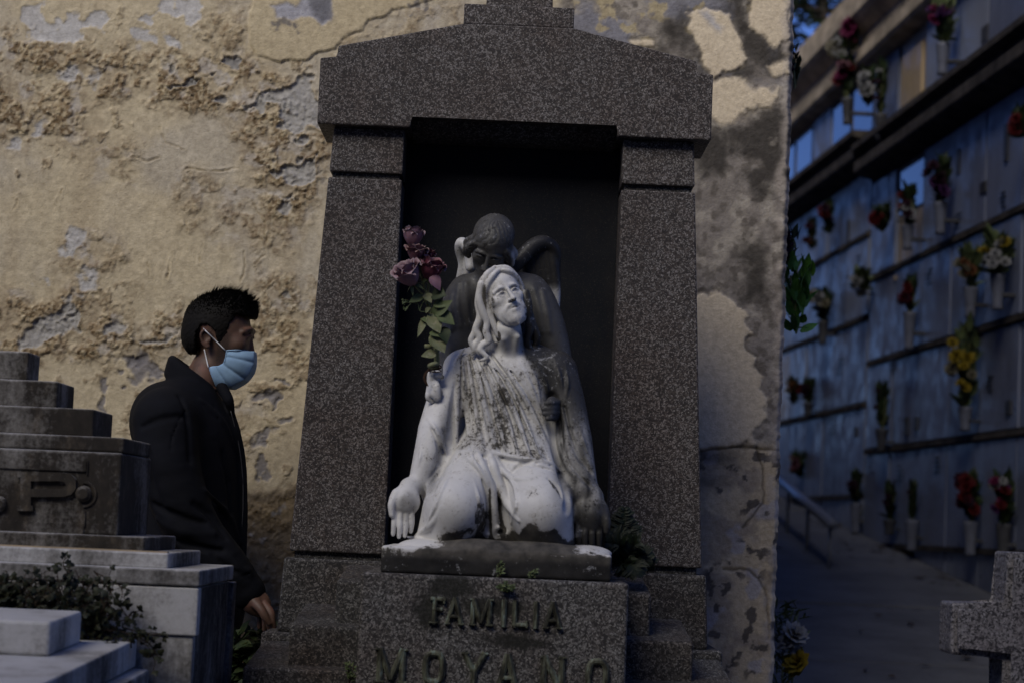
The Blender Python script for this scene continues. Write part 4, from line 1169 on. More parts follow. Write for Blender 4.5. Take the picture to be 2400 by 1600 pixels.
    lock([(805, 560), (795, 660), (822, 760), (850, 830), (842, 900), (862, 960), (815, 1000), (830, 1060)], [8, 9, 9, 8, 8, 8, 7, 5], 4.560, 4.585)
    lock([(790, 620), (785, 700), (800, 790), (770, 880), (795, 940), (765, 1000), (790, 1050)], [7, 8, 9, 8, 8, 7, 4], 4.575, 4.588)
    lock([(812, 760), (790, 830), (760, 900), (735, 960), (755, 1020), (745, 1055)], [6, 7, 7, 7, 6, 4], 4.580, 4.592)
    lock([(845, 900), (850, 950), (800, 1020), (850, 1075), (800, 1100)], [5, 6, 6, 5, 3], 4.580, 4.580)
    lock([(1125, 620), (1140, 720), (1130, 800), (1150, 880), (1130, 960), (1160, 1030)], [8, 10, 10, 9, 9, 6], 4.580, 4.610)
    lock([(1150, 760), (1170, 850), (1200, 930), (1190, 1010)], [8, 10, 9, 6], 4.600, 4.620)
    # hands: palms to the front, fingers down
    def hand(wrist, palm, fingers, thumb, rp, rf):
        v.cap(wrist, palm, rp * 0.72, rp * 0.8, 0.010)
        v.ell(palm, (rp * 1.05, rp * 0.55, rp * 1.05), 0.008)
        for f in fingers: v.tube(f, [rf, rf * 0.98, rf * 0.75], 0.0022)
        v.tube(thumb, [rf * 1.5, rf * 1.25, rf * 0.9], 0.006)
    B = lambda x, y, Y: w(*z2(x, y), Y)
    v.ell(B(285, 905, 4.512), (0.010, 0.010, 0.014), 0.01, cut=True)
    hand(B(315, 760, 4.545), B(275, 860, 4.528),
         [[B(205, 930, 4.520), B(200, 1020, 4.512), B(192, 1100, 4.516)], [B(245, 950, 4.518), B(243, 1040, 4.509), B(235, 1118, 4.514)], [B(288, 950, 4.520), B(286, 1040, 4.512), B(278, 1112, 4.517)], [B(328, 935, 4.524), B(330, 1010, 4.517), B(322, 1080, 4.521)]],
        [B(215, 800, 4.520), B(180, 880, 4.508), B(182, 960, 4.506)], 0.033, 0.0066)
    v.ell(B(285, 900, 4.490), (0.016, 0.012, 0.022), 0.012, cut=True)
    hand(B(1650, 830, 4.560), B(1655, 960, 4.548),
         [[B(1560, 1030, 4.545), B(1555, 1110, 4.538), B(1560, 1180, 4.540)], [B(1605, 1040, 4.542), B(1602, 1130, 4.535), B(1605, 1195, 4.538)], [B(1655, 1045, 4.543), B(1655, 1130, 4.536), B(1655, 1200, 4.539)], [B(1705, 1035, 4.547), B(1708, 1110, 4.541), B(1705, 1180, 4.544)]],
        [B(1720, 900, 4.545), B(1762, 1000, 4.532), B(1760, 1080, 4.532)], 0.038, 0.0072)
    v.F = np.maximum(v.F, (1.088 - v.ax[2])[None, None, :].astype(np.float32))
    V, Q = v.mesh(); V = smooth_mesh(V, Q, 1, 0.2)
    o = np_mesh('robed_figure', V, Q, STATUE, ST)
    u, y = PX(V)
    n1 = fbm(V * 14, 4, 31) - 0.5; n2 = fbm(V * 35, 4, 32) - 0.5
    st = fbm(V * np.array([60, 60, 9]), 4, 33) - 0.5
    dirt = np.full(len(V), 0.10); tone = np.zeros(len(V))
    mx = np.interp(u, [1066, 1140, 1185, 1240, 1316], [1052, 1058, 1066, 1078, 1106])
    front = sstep(818, 870, y) * sstep(6, -10, y - mx + n2 * 40) * sstep(1058, 1074, u) * sstep(1296, 1272, u)
    clean = sstep(28, 8, np.abs(u - 1208 - (y - 850) * 0.35)) * sstep(960, 900, y)
    dirt += front * (0.31 + st * 0.55 + n1 * 0.2 - 0.14 * clean)
    tone += front * 0.15 * (1 - clean)
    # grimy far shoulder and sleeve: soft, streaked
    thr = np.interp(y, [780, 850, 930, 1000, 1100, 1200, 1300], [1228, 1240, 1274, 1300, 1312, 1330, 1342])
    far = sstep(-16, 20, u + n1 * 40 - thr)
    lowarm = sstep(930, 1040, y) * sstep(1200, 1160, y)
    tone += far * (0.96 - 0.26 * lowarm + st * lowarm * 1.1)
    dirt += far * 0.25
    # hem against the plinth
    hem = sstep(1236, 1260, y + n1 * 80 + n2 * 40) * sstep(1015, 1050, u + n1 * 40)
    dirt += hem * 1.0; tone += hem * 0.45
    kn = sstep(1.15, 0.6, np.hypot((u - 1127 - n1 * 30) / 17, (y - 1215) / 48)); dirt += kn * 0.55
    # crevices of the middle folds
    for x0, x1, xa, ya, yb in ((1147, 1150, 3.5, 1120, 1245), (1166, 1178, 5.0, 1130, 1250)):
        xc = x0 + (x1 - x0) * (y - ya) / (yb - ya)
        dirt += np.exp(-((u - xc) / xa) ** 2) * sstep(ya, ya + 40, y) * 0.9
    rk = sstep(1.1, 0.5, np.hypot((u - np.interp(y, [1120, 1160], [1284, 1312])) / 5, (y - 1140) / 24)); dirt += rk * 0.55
    band = np.exp(-((u - 1052 + (y - 950) * 0.20) / 15.0) ** 2) * sstep(915, 990, y) * sstep(1200, 1110, y)
    tone += band * 0.42; dirt += band * 0.18
    palm = sstep(1.15, 0.5, np.hypot((u - 955) / 26, (y - 1188) / 44)); tone += palm * 0.42; dirt += palm * 0.15
    wr = sstep(1.1, 0.5, np.hypot((u - 1000) / 26, (y - 1120) / 50)); tone += wr * 0.22
    neck = sstep(765, 785, y) * sstep(850, 805, y) * sstep(1140, 1165, u) * sstep(1250, 1215, u)
    tone += neck * 0.36  # shade on the neck put into its colour
    dirt += sstep(1.15, 0.7, np.hypot((u - 1168) / 7, (y - 789) / 13)) * 0.8
    dirt += sstep(0.16, 0.3, n1 + n2 * 0.6) * 0.18
    tone += np.exp(-((u - 1306) / 14.0) ** 2) * sstep(940, 970, y) * sstep(1200, 1150, y) * 0.35
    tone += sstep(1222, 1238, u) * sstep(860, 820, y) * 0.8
    sh = sstep(1.1, 0.5, np.hypot((u - 1090) / 30, (y - 835) / 26)); dirt += sh * 0.20
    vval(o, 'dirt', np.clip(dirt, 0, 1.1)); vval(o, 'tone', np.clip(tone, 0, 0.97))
    # head, turned up and to the side
    hv = head_vox('beard', 0.0014)
    hV, hQ = hv.mesh(); hV = smooth_mesh(hV, hQ, 1, 0.4)
    M = rotm(0.30, -0.14, -0.36) * 0.875
    c = w(1178, 698, 4.590)
    P = hV @ M.T + c
    oh = np_mesh('head', P, hQ, STATUE, ST)
    u, y = PX(P)
    n1 = fbm(P * 30, 4, 41) - 0.5
    d = np.full(len(P), 0.20) + sstep(0.0, 0.3, n1) * 0.16
    d += sstep(1222, 1240, u + n1 * 20 - (y - 690) * 0.15) * 0.55 * sstep(760, 735, y)
    gap = sstep(1142, 1136, u) * sstep(1128, 1132, u) * sstep(660, 675, y) * sstep(745, 720, y); d += gap * 0.55
    hx, hy, hz = hV[:, 0] * 1000, hV[:, 1] * 1000, hV[:, 2] * 1000
    for cx, cz, rx_, rz_, a_ in ((18, 10, 12, 5, 0.30), (5, -24, 6, 4, 0.35), (0, -39.5, 16, 2.6, 0.32), (44, 0, 6, 30, 0.25)):  # darker eye sockets, nostrils, mouth line and temples
        d += sstep(1.3, 0.5, np.hypot((np.abs(hx) - cx) / rx_, (hz - cz) / rz_)) * a_ * (hy < -15)
    d += sstep(1200, 1225, u) * sstep(670, 640, y) * 0.25
    vval(oh, 'dirt', np.clip(d, 0, 1)); vval(oh, 'tone', np.zeros(len(P)))
christ()

def angel():
    w = W
    z1 = lambda x, y, Y: W(860 + x / 3.0156, 480 + y / 3.0156 + 7, Y)
    v = Vox((-0.21, 4.53, 1.09), (0.16, 4.88, 1.76), 0.0028)
    # bowed shoulders and body behind the man
    v.ell(w(1168, 745, 4.735), (0.100, 0.062, 0.105), 0.03)
    v.ell(w(1175, 900, 4.745), (0.105, 0.060, 0.16), 0.04)
    v.ell(w(1180, 1090, 4.745), (0.13, 0.07, 0.16), 0.05)
    v.tube([w(1150, 690, 4.715), w(1098, 690, 4.710), w(1072, 745, 4.700), w(1066, 820, 4.680)], [0.040, 0.048, 0.042, 0.036], 0.025)
    v.tube([w(1190, 690, 4.715), w(1240, 690, 4.720), w(1275, 750, 4.710), w(1300, 830, 4.700), w(1308, 900, 4.690)], [0.040, 0.048, 0.044, 0.038, 0.034], 0.025)
    v.tube([w(1066, 820, 4.680), w(1046, 868, 4.650), w(1020, 890, 4.612)], [0.034, 0.026, 0.017], 0.02)
    v.tube([w(1308, 900, 4.690), w(1312, 940, 4.640), w(1292, 958, 4.596)], [0.032, 0.025, 0.015], 0.02)
    v.cap(w(1160, 690, 4.710), w(1150, 620, 4.670), 0.040, 0.036, 0.02)
    # cloth folds on back and sleeves
    for pts in ([(600, 640), (590, 760), (600, 880)], [(650, 560), (640, 720), (660, 860)], [(700, 560), (700, 700), (720, 840)], [(1240, 620), (1270, 760), (1290, 900)], [(1180, 600), (1220, 760), (1240, 900)]):
        v.tube([v.surf(860 + x / 3.0156, 480 + y / 3.0156, 4.57, 4.85) for x, y in pts], [0.003, 0.005, 0.003], 0.010)
    # hand on the man's arm (nearer side) and hand at his ribs
    A = lambda x, y, Y: W(980 + x / 9.8, 840 + y / 9.8, Y)
    v.ell(A(320, 430, 4.585), (0.012, 0.012, 0.020), 0.008)
    for f in ([A(260, 700, 4.583), A(230, 830, 4.578), A(240, 920, 4.580), A(330, 985, 4.584)], [A(310, 680, 4.578), A(330, 800, 4.572), A(420, 920, 4.576)], [A(360, 620, 4.576), A(420, 720, 4.570), A(480, 880, 4.574)], [A(400, 560, 4.577), A(450, 660, 4.572), A(510, 800, 4.577)]):
        v.tube([A(300, 520, 4.586)] + f, [0.0085, 0.0075, 0.0068, 0.0062, 0.005][:len(f) + 1], 0.003)
    v.tube([A(360, 380, 4.583), A(450, 370, 4.574), A(550, 420, 4.572)], [0.008, 0.0068, 0.0055], 0.004)
    G = lambda x, y, Y: W(1240 + x / 3.92, 880 + y / 3.92, Y)
    for k, (x0, y0, x1) in enumerate(((240, 250, 150), (235, 300, 120), (235, 345, 130), (225, 390, 160))):
        v.tube([G(x0 + 25, y0 - 5, 4.590), G(x0 - 25, y0 - 4, 4.566), G(x1 + 10, y0 + 4, 4.560)], [0.0085, 0.0075, 0.006], 0.003)
    v.tube([G(240, 230, 4.588), G(210, 215, 4.572), G(180, 225, 4.566)], [0.008, 0.007, 0.0055], 0.004)
    V, Q = v.mesh(); V = smooth_mesh(V, Q, 1, 0.4)
    o = np_mesh('angel_body', V, Q, STATUE, ST)
    u, y = PX(V); n1 = fbm(V * 14, 4, 51) - 0.5
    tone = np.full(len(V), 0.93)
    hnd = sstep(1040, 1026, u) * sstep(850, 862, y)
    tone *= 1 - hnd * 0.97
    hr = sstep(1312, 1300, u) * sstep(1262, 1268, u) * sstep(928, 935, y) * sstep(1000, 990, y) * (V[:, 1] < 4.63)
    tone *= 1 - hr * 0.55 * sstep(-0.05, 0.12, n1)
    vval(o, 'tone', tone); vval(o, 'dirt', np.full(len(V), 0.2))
    # head bowed over him
    hv = head_vox('angel', 0.0017)
    hV, hQ = hv.mesh(); hV = smooth_mesh(hV, hQ, 1, 0.4)
    hm = np.maximum(sstep(0.022, 0.034, hV[:, 2] + 0.25 * hV[:, 1] + 0.012), sstep(0.046, 0.052, np.abs(hV[:, 0])))
    ph = np.arctan2(hV[:, 0], -(hV[:, 1] - 0.03)) * 9 + fbm(hV * 30, 3, 4) * 7
    nn = hV / np.linalg.norm(hV, axis=1)[:, None]
    hV = hV + nn * (hm * 0.0016 * (np.abs(np.sin(ph)) - 0.6))[:, None]
    M = rotm(-0.20, 0.80, 0.30) * 0.86
    c = w(1150, 581, 4.655)
    P = hV @ M.T + c
    oh = np_mesh('angel_head', P, hQ, STATUE, ST)
    u, y = PX(P)
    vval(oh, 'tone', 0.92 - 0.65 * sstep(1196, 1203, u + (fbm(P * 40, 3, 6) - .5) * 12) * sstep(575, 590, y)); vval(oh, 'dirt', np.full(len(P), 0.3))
    # wings
    def wing(name, lead, r, feathers, tone_f):
        lo = np.min([p for p in lead] + [p for f in feathers for p in f[0]], 0) - 0.05; hi = np.max([p for p in lead] + [p for f in feathers for p in f[0]], 0) + 0.05
        g = Vox(lo, hi, 0.0026)
        g.tube(lead, np.array(r) * 0.001, 0.004, n=8)
        for pts, rr in feathers: g.tube(pts, np.array(rr) * 0.001, 0.0018, n=5)
        V, Q = g.mesh(); V = smooth_mesh(V, Q, 2, 0.4)
        o = np_mesh(name, V, Q, STATUE, ST)
        u, y = PX(V); vval(o, 'tone', tone_f(u, y, V)); vval(o, 'dirt', np.full(len(V), 0.25))
    ld = [z1(1020, 440, 4.745), z1(1080, 370, 4.75), z1(1160, 285, 4.76), z1(1245, 250, 4.77), z1(1318, 300, 4.78), z1(1328, 420, 4.79), z1(1322, 560, 4.80), z1(1335, 740, 4.80), z1(1350, 960, 4.80)]
    fe = []
    for k in range(6):
        x = 1120 + 36 * k
        fe.append(([z1(x, 330 - 10 * k + 12 * (k < 2), 4.775), z1(x + 30, 520, 4.785), z1(x + 42 - k * 2, 700 + 30 * k, 4.79)], [12, 14, 8]))
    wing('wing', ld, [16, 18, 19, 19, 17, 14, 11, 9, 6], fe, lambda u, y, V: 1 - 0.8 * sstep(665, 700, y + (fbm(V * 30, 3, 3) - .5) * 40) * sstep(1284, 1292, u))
    ld = [z1(730, 420, 4.75), z1(720, 330, 4.755), z1(700, 270, 4.76), z1(668, 252, 4.765), z1(655, 300, 4.775), z1(668, 400, 4.785), z1(650, 520, 4.79), z1(640, 700, 4.79)]
    fe = [([z1(700, 300, 4.78), z1(700, 450, 4.785), z1(690, 640, 4.79)], [8, 11, 8])]
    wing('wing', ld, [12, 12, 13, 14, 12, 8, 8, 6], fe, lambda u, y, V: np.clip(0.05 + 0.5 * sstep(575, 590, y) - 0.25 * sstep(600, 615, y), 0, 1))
angel()

# ------------------------------------------------------------------ the man walking behind the tombs
def man():
    root = thing('person', (-0.80, 5.30, -0.02), 'man in dark jacket and light blue face mask walking past the peeling wall', 'person')
    HY = 5.30
    w = W
    z3 = lambda x, y, Y: W(240 + x / 3.409, 640 + y / 3.409, Y)
    z4 = lambda x, y, Y: W(240 + x / 2.85, 1050 + y / 2.85, Y)
    sc = 1.5
    M = rotm(math.pi / 2, 0.05, 0.0) * sc @ np.diag([1.0, 0.93, 0.99])
    c = w(523, 793, HY)
    loc2w = lambda P: np.asarray(P) @ M.T + c
    hv = head_vox('man', 0.0019)
    mm = 0.001
    # own nose, stronger brow
    hv.tube(np.array([(0, -47, 14), (0, -50, 2), (0, -54, -14), (0, -56, -26)]) * mm, np.array([5, 5, 6, 6.5]) * mm, 0.006)
    for s in (-1, 1): hv.tube(np.array([(s * 8, -52, 14), (s * 20, -51, 17), (s * 32, -44, 12)]) * mm, np.array([4, 4, 3]) * mm, 0.005)
    hv.cap((0, 0.016, -0.055), (0, 0.040, -0.118), 0.037, 0.042, 0.012)
    hV, hQ = hv.mesh(); hV = smooth_mesh(hV, hQ, 1, 0.4)
    # slim body inside the clothes, with both hands, joined to the head mesh
    bv = Vox((-1.12, 4.98, 0.02), (-0.52, 5.64, 1.56), 0.0042)
    bv.cap(loc2w((0, 0.026, -0.09)), w(452, 950, HY), 0.055, 0.07, 0.03)
    bv.ell(w(440, 1050, HY), (0.10, 0.16, 0.17), 0.04); bv.ell(w(445, 1260, HY), (0.10, 0.14, 0.22), 0.05)
    arm = [w(398, 1000, 5.13), w(412, 1125, 5.09), w(452, 1240, 5.085), w(540, 1345, 5.09)]
    bv.tube(arm + [z4(955, 955, 5.095)], [0.05, 0.045, 0.04, 0.032, 0.027], 0.02)
    bv.tube([w(398, 1000, 5.47), w(400, 1130, 5.51), w(420, 1260, 5.52), w(470, 1370, 5.51), w(500, 1420, 5.50)], [0.05, 0.045, 0.04, 0.03, 0.03], 0.02)
    for a, b_, d in (((-0.81, 5.22, 0.86), (-0.76, 5.20, 0.48), (-0.80, 5.20, 0.09)), ((-0.85, 5.39, 0.86), (-0.86, 5.40, 0.48), (-1.00, 5.40, 0.10))): bv.tube([a, b_, d], [0.07, 0.05, 0.036], 0.03)
    bV, bQ = bv.mesh(); bV = smooth_mesh(bV, bQ, 1)
    def hand_vox(o, s):
        g = Vox(np.min(o, 0) - 0.05, np.max(o, 0) + 0.05, 0.0022)
        return g
    H = lambda x, y, Y: z4(x, y, Y)
    g = Vox(H(880, 930, 5.03) * np.array([1, 1, 1]) - np.array([0.02, 0, 0.14]), H(1170, 900, 5.17) + np.array([0.02, 0.0, 0.03]), 0.0022)
    g.cap(H(945, 950, 5.095), H(1000, 1010, 5.09), 0.027, 0.030, 0.015)
    g.ell(H(1035, 1035, 5.088), (0.036, 0.020, 0.032), 0.012, rot=rotm(0, 0, 0.6))
    for f in ([H(1085, 1040, 5.075), H(1125, 1095, 5.066), H(1135, 1150, 5.064), H(1143, 1210, 5.068)], [H(1078, 1055, 5.088), H(1108, 1115, 5.078), H(1112, 1165, 5.076), H(1120, 1215, 5.080)],
              [H(1060, 1065, 5.100), H(1085, 1125, 5.094), H(1088, 1170, 5.094), H(1085, 1210, 5.098)], [H(1040, 1068, 5.112), H(1055, 1120, 5.110), H(1056, 1155, 5.111), H(1050, 1190, 5.114)]):
        g.tube(f, [0.0098, 0.0094, 0.0086, 0.0068], 0.004)
    g.tube([H(1010, 1020, 5.070), H(1055, 1070, 5.055), H(1085, 1120, 5.052), H(1112, 1165, 5.056)], [0.013, 0.0108, 0.0098, 0.0075], 0.006)
    gV, gQ = g.mesh(); gV = smooth_mesh(gV, gQ, 1, 0.4)
    allV = np.vstack([loc2w(hV), bV, gV]); allQ = np.vstack([hQ, bQ + len(hV), gQ + len(hV) + len(bV)])
    bo = np_mesh('body', allV, allQ, SKIN, root)
    y, z, x = hV[:, 1] / mm, hV[:, 2] / mm, hV[:, 0] / mm
    nz = (fbm(hV * 90, 3, 71) - 0.5) * 14
    jaw = sstep(14, -6, y + nz * 0.5 - 4) * sstep(-14, -26, z + nz * 0.5) * sstep(-98, -84, z)
    side = sstep(-26, -14, y) * sstep(8, 0, y) * sstep(12, 0, z) * sstep(-90, -60, z)
    brow = sstep(1.2, 0.7, np.hypot((np.abs(x) - 20) / 15, (z - 17 + np.abs(x - 20) * 0.05) / 4.2)) * (y < -35)
    nape = sstep(40, 60, y) * sstep(-60, -34, z + nz) * 0.6
    vval(bo, 'stubble', np.concatenate([np.clip(np.maximum.reduce([jaw * 0.85, side * 0.9, brow, nape]), 0, 1), np.zeros(len(bV) + len(gV))]))
    # hair: cropped at the sides, spiky on top
    k = Vox((-0.075, -0.085, -0.06), (0.075, 0.105, 0.12), 0.0019)
    k.ell((0, 0.012, 0.024), (0.0525, 0.0650, 0.0535), 0.006); k.ell((0, -0.010, 0.047), (0.043, 0.049, 0.036), 0.012); k.ell((0, 0.022, 0.0), (0.050, 0.056, 0.045), 0.012)
    Yk, Zk = np.meshgrid(k.ax[1] / mm, k.ax[2] / mm, indexing='ij')
    pol = [(-66, 36), (-66, 64), (-40, 100), (0, 112), (50, 105), (95, 60), (95, -26), (70, -34), (48, -32), (44, -24), (44, 4), (36, 16), (26, 18), (12, 12), (6, 0), (2, -14), (-8, -12), (-13, 6), (-16, 24), (-24, 40), (-44, 40)]
    pd = inpoly(Yk.ravel(), Zk.ravel(), pol).reshape(Yk.shape) * mm
    nn = (fbm(np.stack([Yk.ravel() * 0.35, Zk.ravel() * 0.35, Yk.ravel() * 0], 1), 3, 9).reshape(Yk.shape) - 0.5) * 0.006
    k.F = np.maximum(k.F, (pd + nn)[None].astype(np.float32))
    kV, kQ = k.mesh(); kV = smooth_mesh(kV, kQ, 1)
    kV = kV + (fbm(kV * 420, 3, 5) - 0.5)[:, None] * 0.0014 * np.sign(kV - np.array([0, 0.012, 0.02]))
    ho = np_mesh('hair', loc2w(kV), kQ, HAIR, root)
    mb = MB(); rnd = random.Random(4)
    top = np.nonzero(kV[:, 2] > 0.034)[0]
    for i in rnd.sample(list(top), 3200):
        p = kV[i]; n = (p - np.array([0, 0.02, -0.01])); n /= np.linalg.norm(n)
        ht = sstep(0.03, 0.075, p[2])
        L = (0.0015 + 0.0140 * ht * rnd.random() ** 2.5 + 0.0035 * ht) * (1.0 if p[1] < 0.03 else 0.6)
        d = n * 0.8 + np.array([rnd.uniform(-.3, .3), -0.55 * ht + rnd.uniform(-.25, .25), 0.55 * ht]); d /= np.linalg.norm(d)
        a = np.cross(d, [0.3, 0.5, 0.8]); a /= np.linalg.norm(a); b = np.cross(d, a)
        r = 0.0010
        V = [p + r * a, p - r * 0.5 * a + r * 0.87 * b, p - r * 0.5 * a - r * 0.87 * b, p + d * L]
        mb.add(loc2w(np.array(V)), [(0, 1, 3), (1, 2, 3), (2, 0, 3)])
    so_ = mb.build('hair_tufts', HAIR, root); so_['kind'] = 'stuff'
    # pleated face mask
    m = Vox((-0.062, -0.085, -0.10), (0.062, 0.035, -0.01), 0.0016)
    m.ell((0, -0.022, -0.046), (0.0475, 0.0500, 0.0480), 0.01); m.ell((0, -0.036, -0.032), (0.028, 0.036, 0.024), 0.014); m.ell((0, 0.0, -0.058), (0.0455, 0.036, 0.034), 0.01); m.ell((0, -0.019, -0.069), (0.038, 0.040, 0.027), 0.012)
    Ym, Zm = np.meshgrid(m.ax[1] / mm, m.ax[2] / mm, indexing='ij')
    pol = [(-15, -23), (-50, -20), (-63, -18), (-65, -40), (-62, -54), (-52, -70), (-28, -86), (0, -86), (15.5, -55), (6, -52), (-4, -51), (-12, -45), (-14, -34)]
    pd = inpoly(Ym.ravel(), Zm.ravel(), pol).reshape(Ym.shape) * mm
    ang = np.arctan2(Zm + 30, -(Ym - 22))
    saw = (ang * 2.6 + 0.25) % 1.0
    pleat = np.clip(np.abs(saw - 0.5) * 2, 0, 1) ** 4 * -0.0030 * sstep(-60, -35, -Ym * 0 + Zm * 0 - 34)
    m.F = m.F - pleat[None].astype(np.float32)
    m.F = np.maximum(m.F, pd[None].astype(np.float32))
    mV, mQ = m.mesh(); mV = smooth_mesh(mV, mQ, 1, 0.3)
    np_mesh('face_mask', loc2w(mV), mQ, MASKM, root)
    def onface(y_, z_, lift=0.002):
        for xx in np.arange(-0.075, 0, 0.0008):
            p = np.array([xx, y_ * mm, z_ * mm])
            if hv.at(p) < 0 or m.at(p) < 0: return p - np.array([lift, 0, 0])
        return p
    for a, b in (((30, 10), (-14, -24)), ((28, -24), (15, -55))):
        P = [onface(a[0] + (b[0] - a[0]) * t, a[1] + (b[1] - a[1]) * t) for t in np.linspace(0, 1, 9)]
        P = [P[0] * (1 - t) + P[-1] * t if 0 < i < 8 and P[i][0] > (P[0] * (1 - t) + P[-1] * t)[0] else P[i] for i, t in enumerate(np.linspace(0, 1, 9))]
        MB().tube(loc2w(np.array(P)), 0.0016, 6).build('mask_loop', WHITE, root, True)
    MB().tube(loc2w(np.array([onface(-15.5 + 1 * t, -24 - 20 * t, 0.001) for t in np.linspace(0, 1, 6)])), 0.0013, 6).build('mask_seam', MASKM, root, True)
    MB().tube(loc2w(np.array([onface(-15 - 36 * t, -23.5 + 5 * t, 0.001) for t in np.linspace(0, 1, 8)])), 0.0016, 6).build('mask_seam', MASKM, root, True)
    # jacket
    j = Vox((-1.10, 4.96, 0.72), (-0.54, 5.66, 1.60), 0.0040)
    j.ell(w(445, 1065, HY), (0.125, 0.185, 0.185), 0.05); j.ell(w(447, 1250, HY), (0.132, 0.185, 0.25), 0.06); j.ell(w(450, 1420, HY), (0.135, 0.185, 0.15), 0.05)
    j.ell(w(385, 985, HY), (0.085, 0.17, 0.10), 0.05)
    j.cap(w(395, 970, 5.15), w(448, 930, 5.25), 0.062, 0.046, 0.05); j.cap(w(395, 970, 5.45), w(448, 930, 5.35), 0.062, 0.046, 0.05)
    j.tube([w(385, 990, 5.12), w(400, 1110, 5.085), w(450, 1235, 5.075), w(540, 1335, 5.085), w(574, 1378, 5.095)], [0.080, 0.076, 0.068, 0.052, 0.043], 0.03)
    j.tube([w(385, 990, 5.48), w(398, 1120, 5.52), w(420, 1260, 5.53), w(480, 1380, 5.51)], [0.080, 0.074, 0.066, 0.045], 0.03)
    j.tube([w(572, 1376, 5.095), w(580, 1386, 5.095)], [0.046, 0.045], 0.006)
    # standing collar: a hollow sleeve round the neck
    cb, ct = w(452, 918, HY), w(457, 880, HY)
    tilt = rotm(0, 0, 0.58)
    for t in np.linspace(0, 1, 5):
        ctr = cb + (ct - cb) * t; R_ = 0.078 - 0.006 * t; ring = []
        for a in np.linspace(-2.75, 2.75, 17): ring.append(ctr + tilt @ np.array([-math.cos(a) * R_ * 1.0, math.sin(a) * R_ * 0.92, 0]))
        j.tube(ring, 0.011, 0.008, n=2)
    j.cap(w(474, 850, HY), w(464, 905, HY), 0.062, 0.060, 0.008, cut=True)
    # collar points folded at the throat, zip placket
    j.tube([w(520, 905, 5.25), w(535, 935, 5.24), w(543, 960, 5.25)], [0.014, 0.014, 0.008], 0.01)
    j.tube([w(535, 950, 5.27), w(556, 1020, 5.27), w(568, 1090, 5.28), w(571, 1200, 5.28), w(569, 1300, 5.28), w(566, 1420, 5.28)], [0.010, 0.011, 0.011, 0.011, 0.010, 0.010], 0.018)
    S = lambda px, py, push=0.0: j.surf(px, py, 4.97, 5.6, push)
    for pts, r, cut in (([(335, 1000), (365, 985), (395, 978), (425, 975)], [2, 4, 4, 2], True), ([(420, 930), (440, 1000), (445, 1080)], [2, 3, 2], True), ([(470, 940), (520, 985), (545, 1040)], [3, 4, 2], False),
                        ([(360, 1180), (420, 1210), (480, 1225)], [3, 6, 3], True), ([(370, 1215), (430, 1245), (500, 1250)], [3, 6, 3], False), ([(400, 1260), (460, 1280), (520, 1290)], [3, 5, 3], True), ([(455, 1180), (500, 1215), (530, 1260)], [3, 6, 3], True), ([(480, 1150), (530, 1200), (560, 1270)], [3, 5, 2], False),
                        ([(500, 1300), (530, 1330), (560, 1340)], [2, 4, 2], True), ([(540, 1300), (560, 1330), (585, 1340)], [2, 4, 3], False), ([(350, 1060), (360, 1130), (380, 1180)], [2, 4, 2], True), ([(520, 1060), (535, 1130), (540, 1200)], [2, 4, 2], True), ([(440, 1330), (500, 1370), (540, 1400)], [3, 6, 2], True), ([(455, 945), (425, 975), (405, 1020), (400, 1060)], [1, 1.2, 1.2, 1], True), ([(500, 950), (515, 1000), (522, 1060), (525, 1120)], [1, 1, 1, 1], True), ([(560, 1352), (575, 1346), (592, 1338)], [1.2, 1.2, 1.2], True)):
        j.tube([S(*p) for p in pts], np.array(r) * 0.0016, 0.012 if max(r) > 2 else 0.003, cut=cut, n=5)
    j.F = np.maximum(j.F, (0.80 - j.ax[2])[None, None, :].astype(np.float32))
    jV, jQ = j.mesh(); jV = smooth_mesh(jV, jQ, 2, 0.4)
    jV = jV + ((fbm(jV * np.array([9, 9, 16]), 4, 3) - 0.5) * 0.010)[:, None] * np.array([0.3, -1, 0.2])
    jo = np_mesh('jacket', jV, jQ, JACKET, root)
    zp = MB(); pts = [S(*p, -0.002) for p in ((541, 962), (553, 1010), (563, 1060), (569, 1120), (570, 1180), (567, 1240))]
    zp.tube(catmull(pts, 4), 0.0013, 5); zo = zp.build('zip', VASE_D, jo, True)
    # trousers and shoes
    t = Vox((-1.12, 5.04, 0.02), (-0.62, 5.56, 0.98), 0.007)
    for a, b_, d in (((-0.80, 5.22, 0.90), (-0.765, 5.20, 0.48), (-0.80, 5.20, 0.07)), ((-0.85, 5.39, 0.90), (-0.86, 5.40, 0.48), (-1.00, 5.40, 0.10))): t.tube([a, b_, d], [0.105, 0.078, 0.058], 0.04)
    t.ell((-0.83, 5.30, 0.88), (0.12, 0.16, 0.10), 0.04)
    tV, tQ = t.mesh(); np_mesh('trousers', smooth_mesh(tV, tQ, 1), tQ, TROUSER, root)
    for (x0, y0, zz) in ((-0.80, 5.20, 0.0), (-1.0, 5.40, 0.02)):
        s = Vox((x0 - 0.10, y0 - 0.07, -0.04), (x0 + 0.22, y0 + 0.07, 0.14), 0.006)
        s.tube([(x0 - 0.03, y0, 0.03 + zz), (x0 + 0.06, y0, 0.028 + zz), (x0 + 0.16, y0, 0.015 + zz)], [0.045, 0.042, 0.032], 0.02); s.cap((x0, y0, 0.03 + zz), (x0, y0, 0.10 + zz), 0.045, 0.045, 0.02)
        s.F = np.maximum(s.F, (-0.02 - s.ax[2])[None, None, :].astype(np.float32))
        V, Q = s.mesh(); np_mesh('shoe', V, Q, SHOE, root)
man()

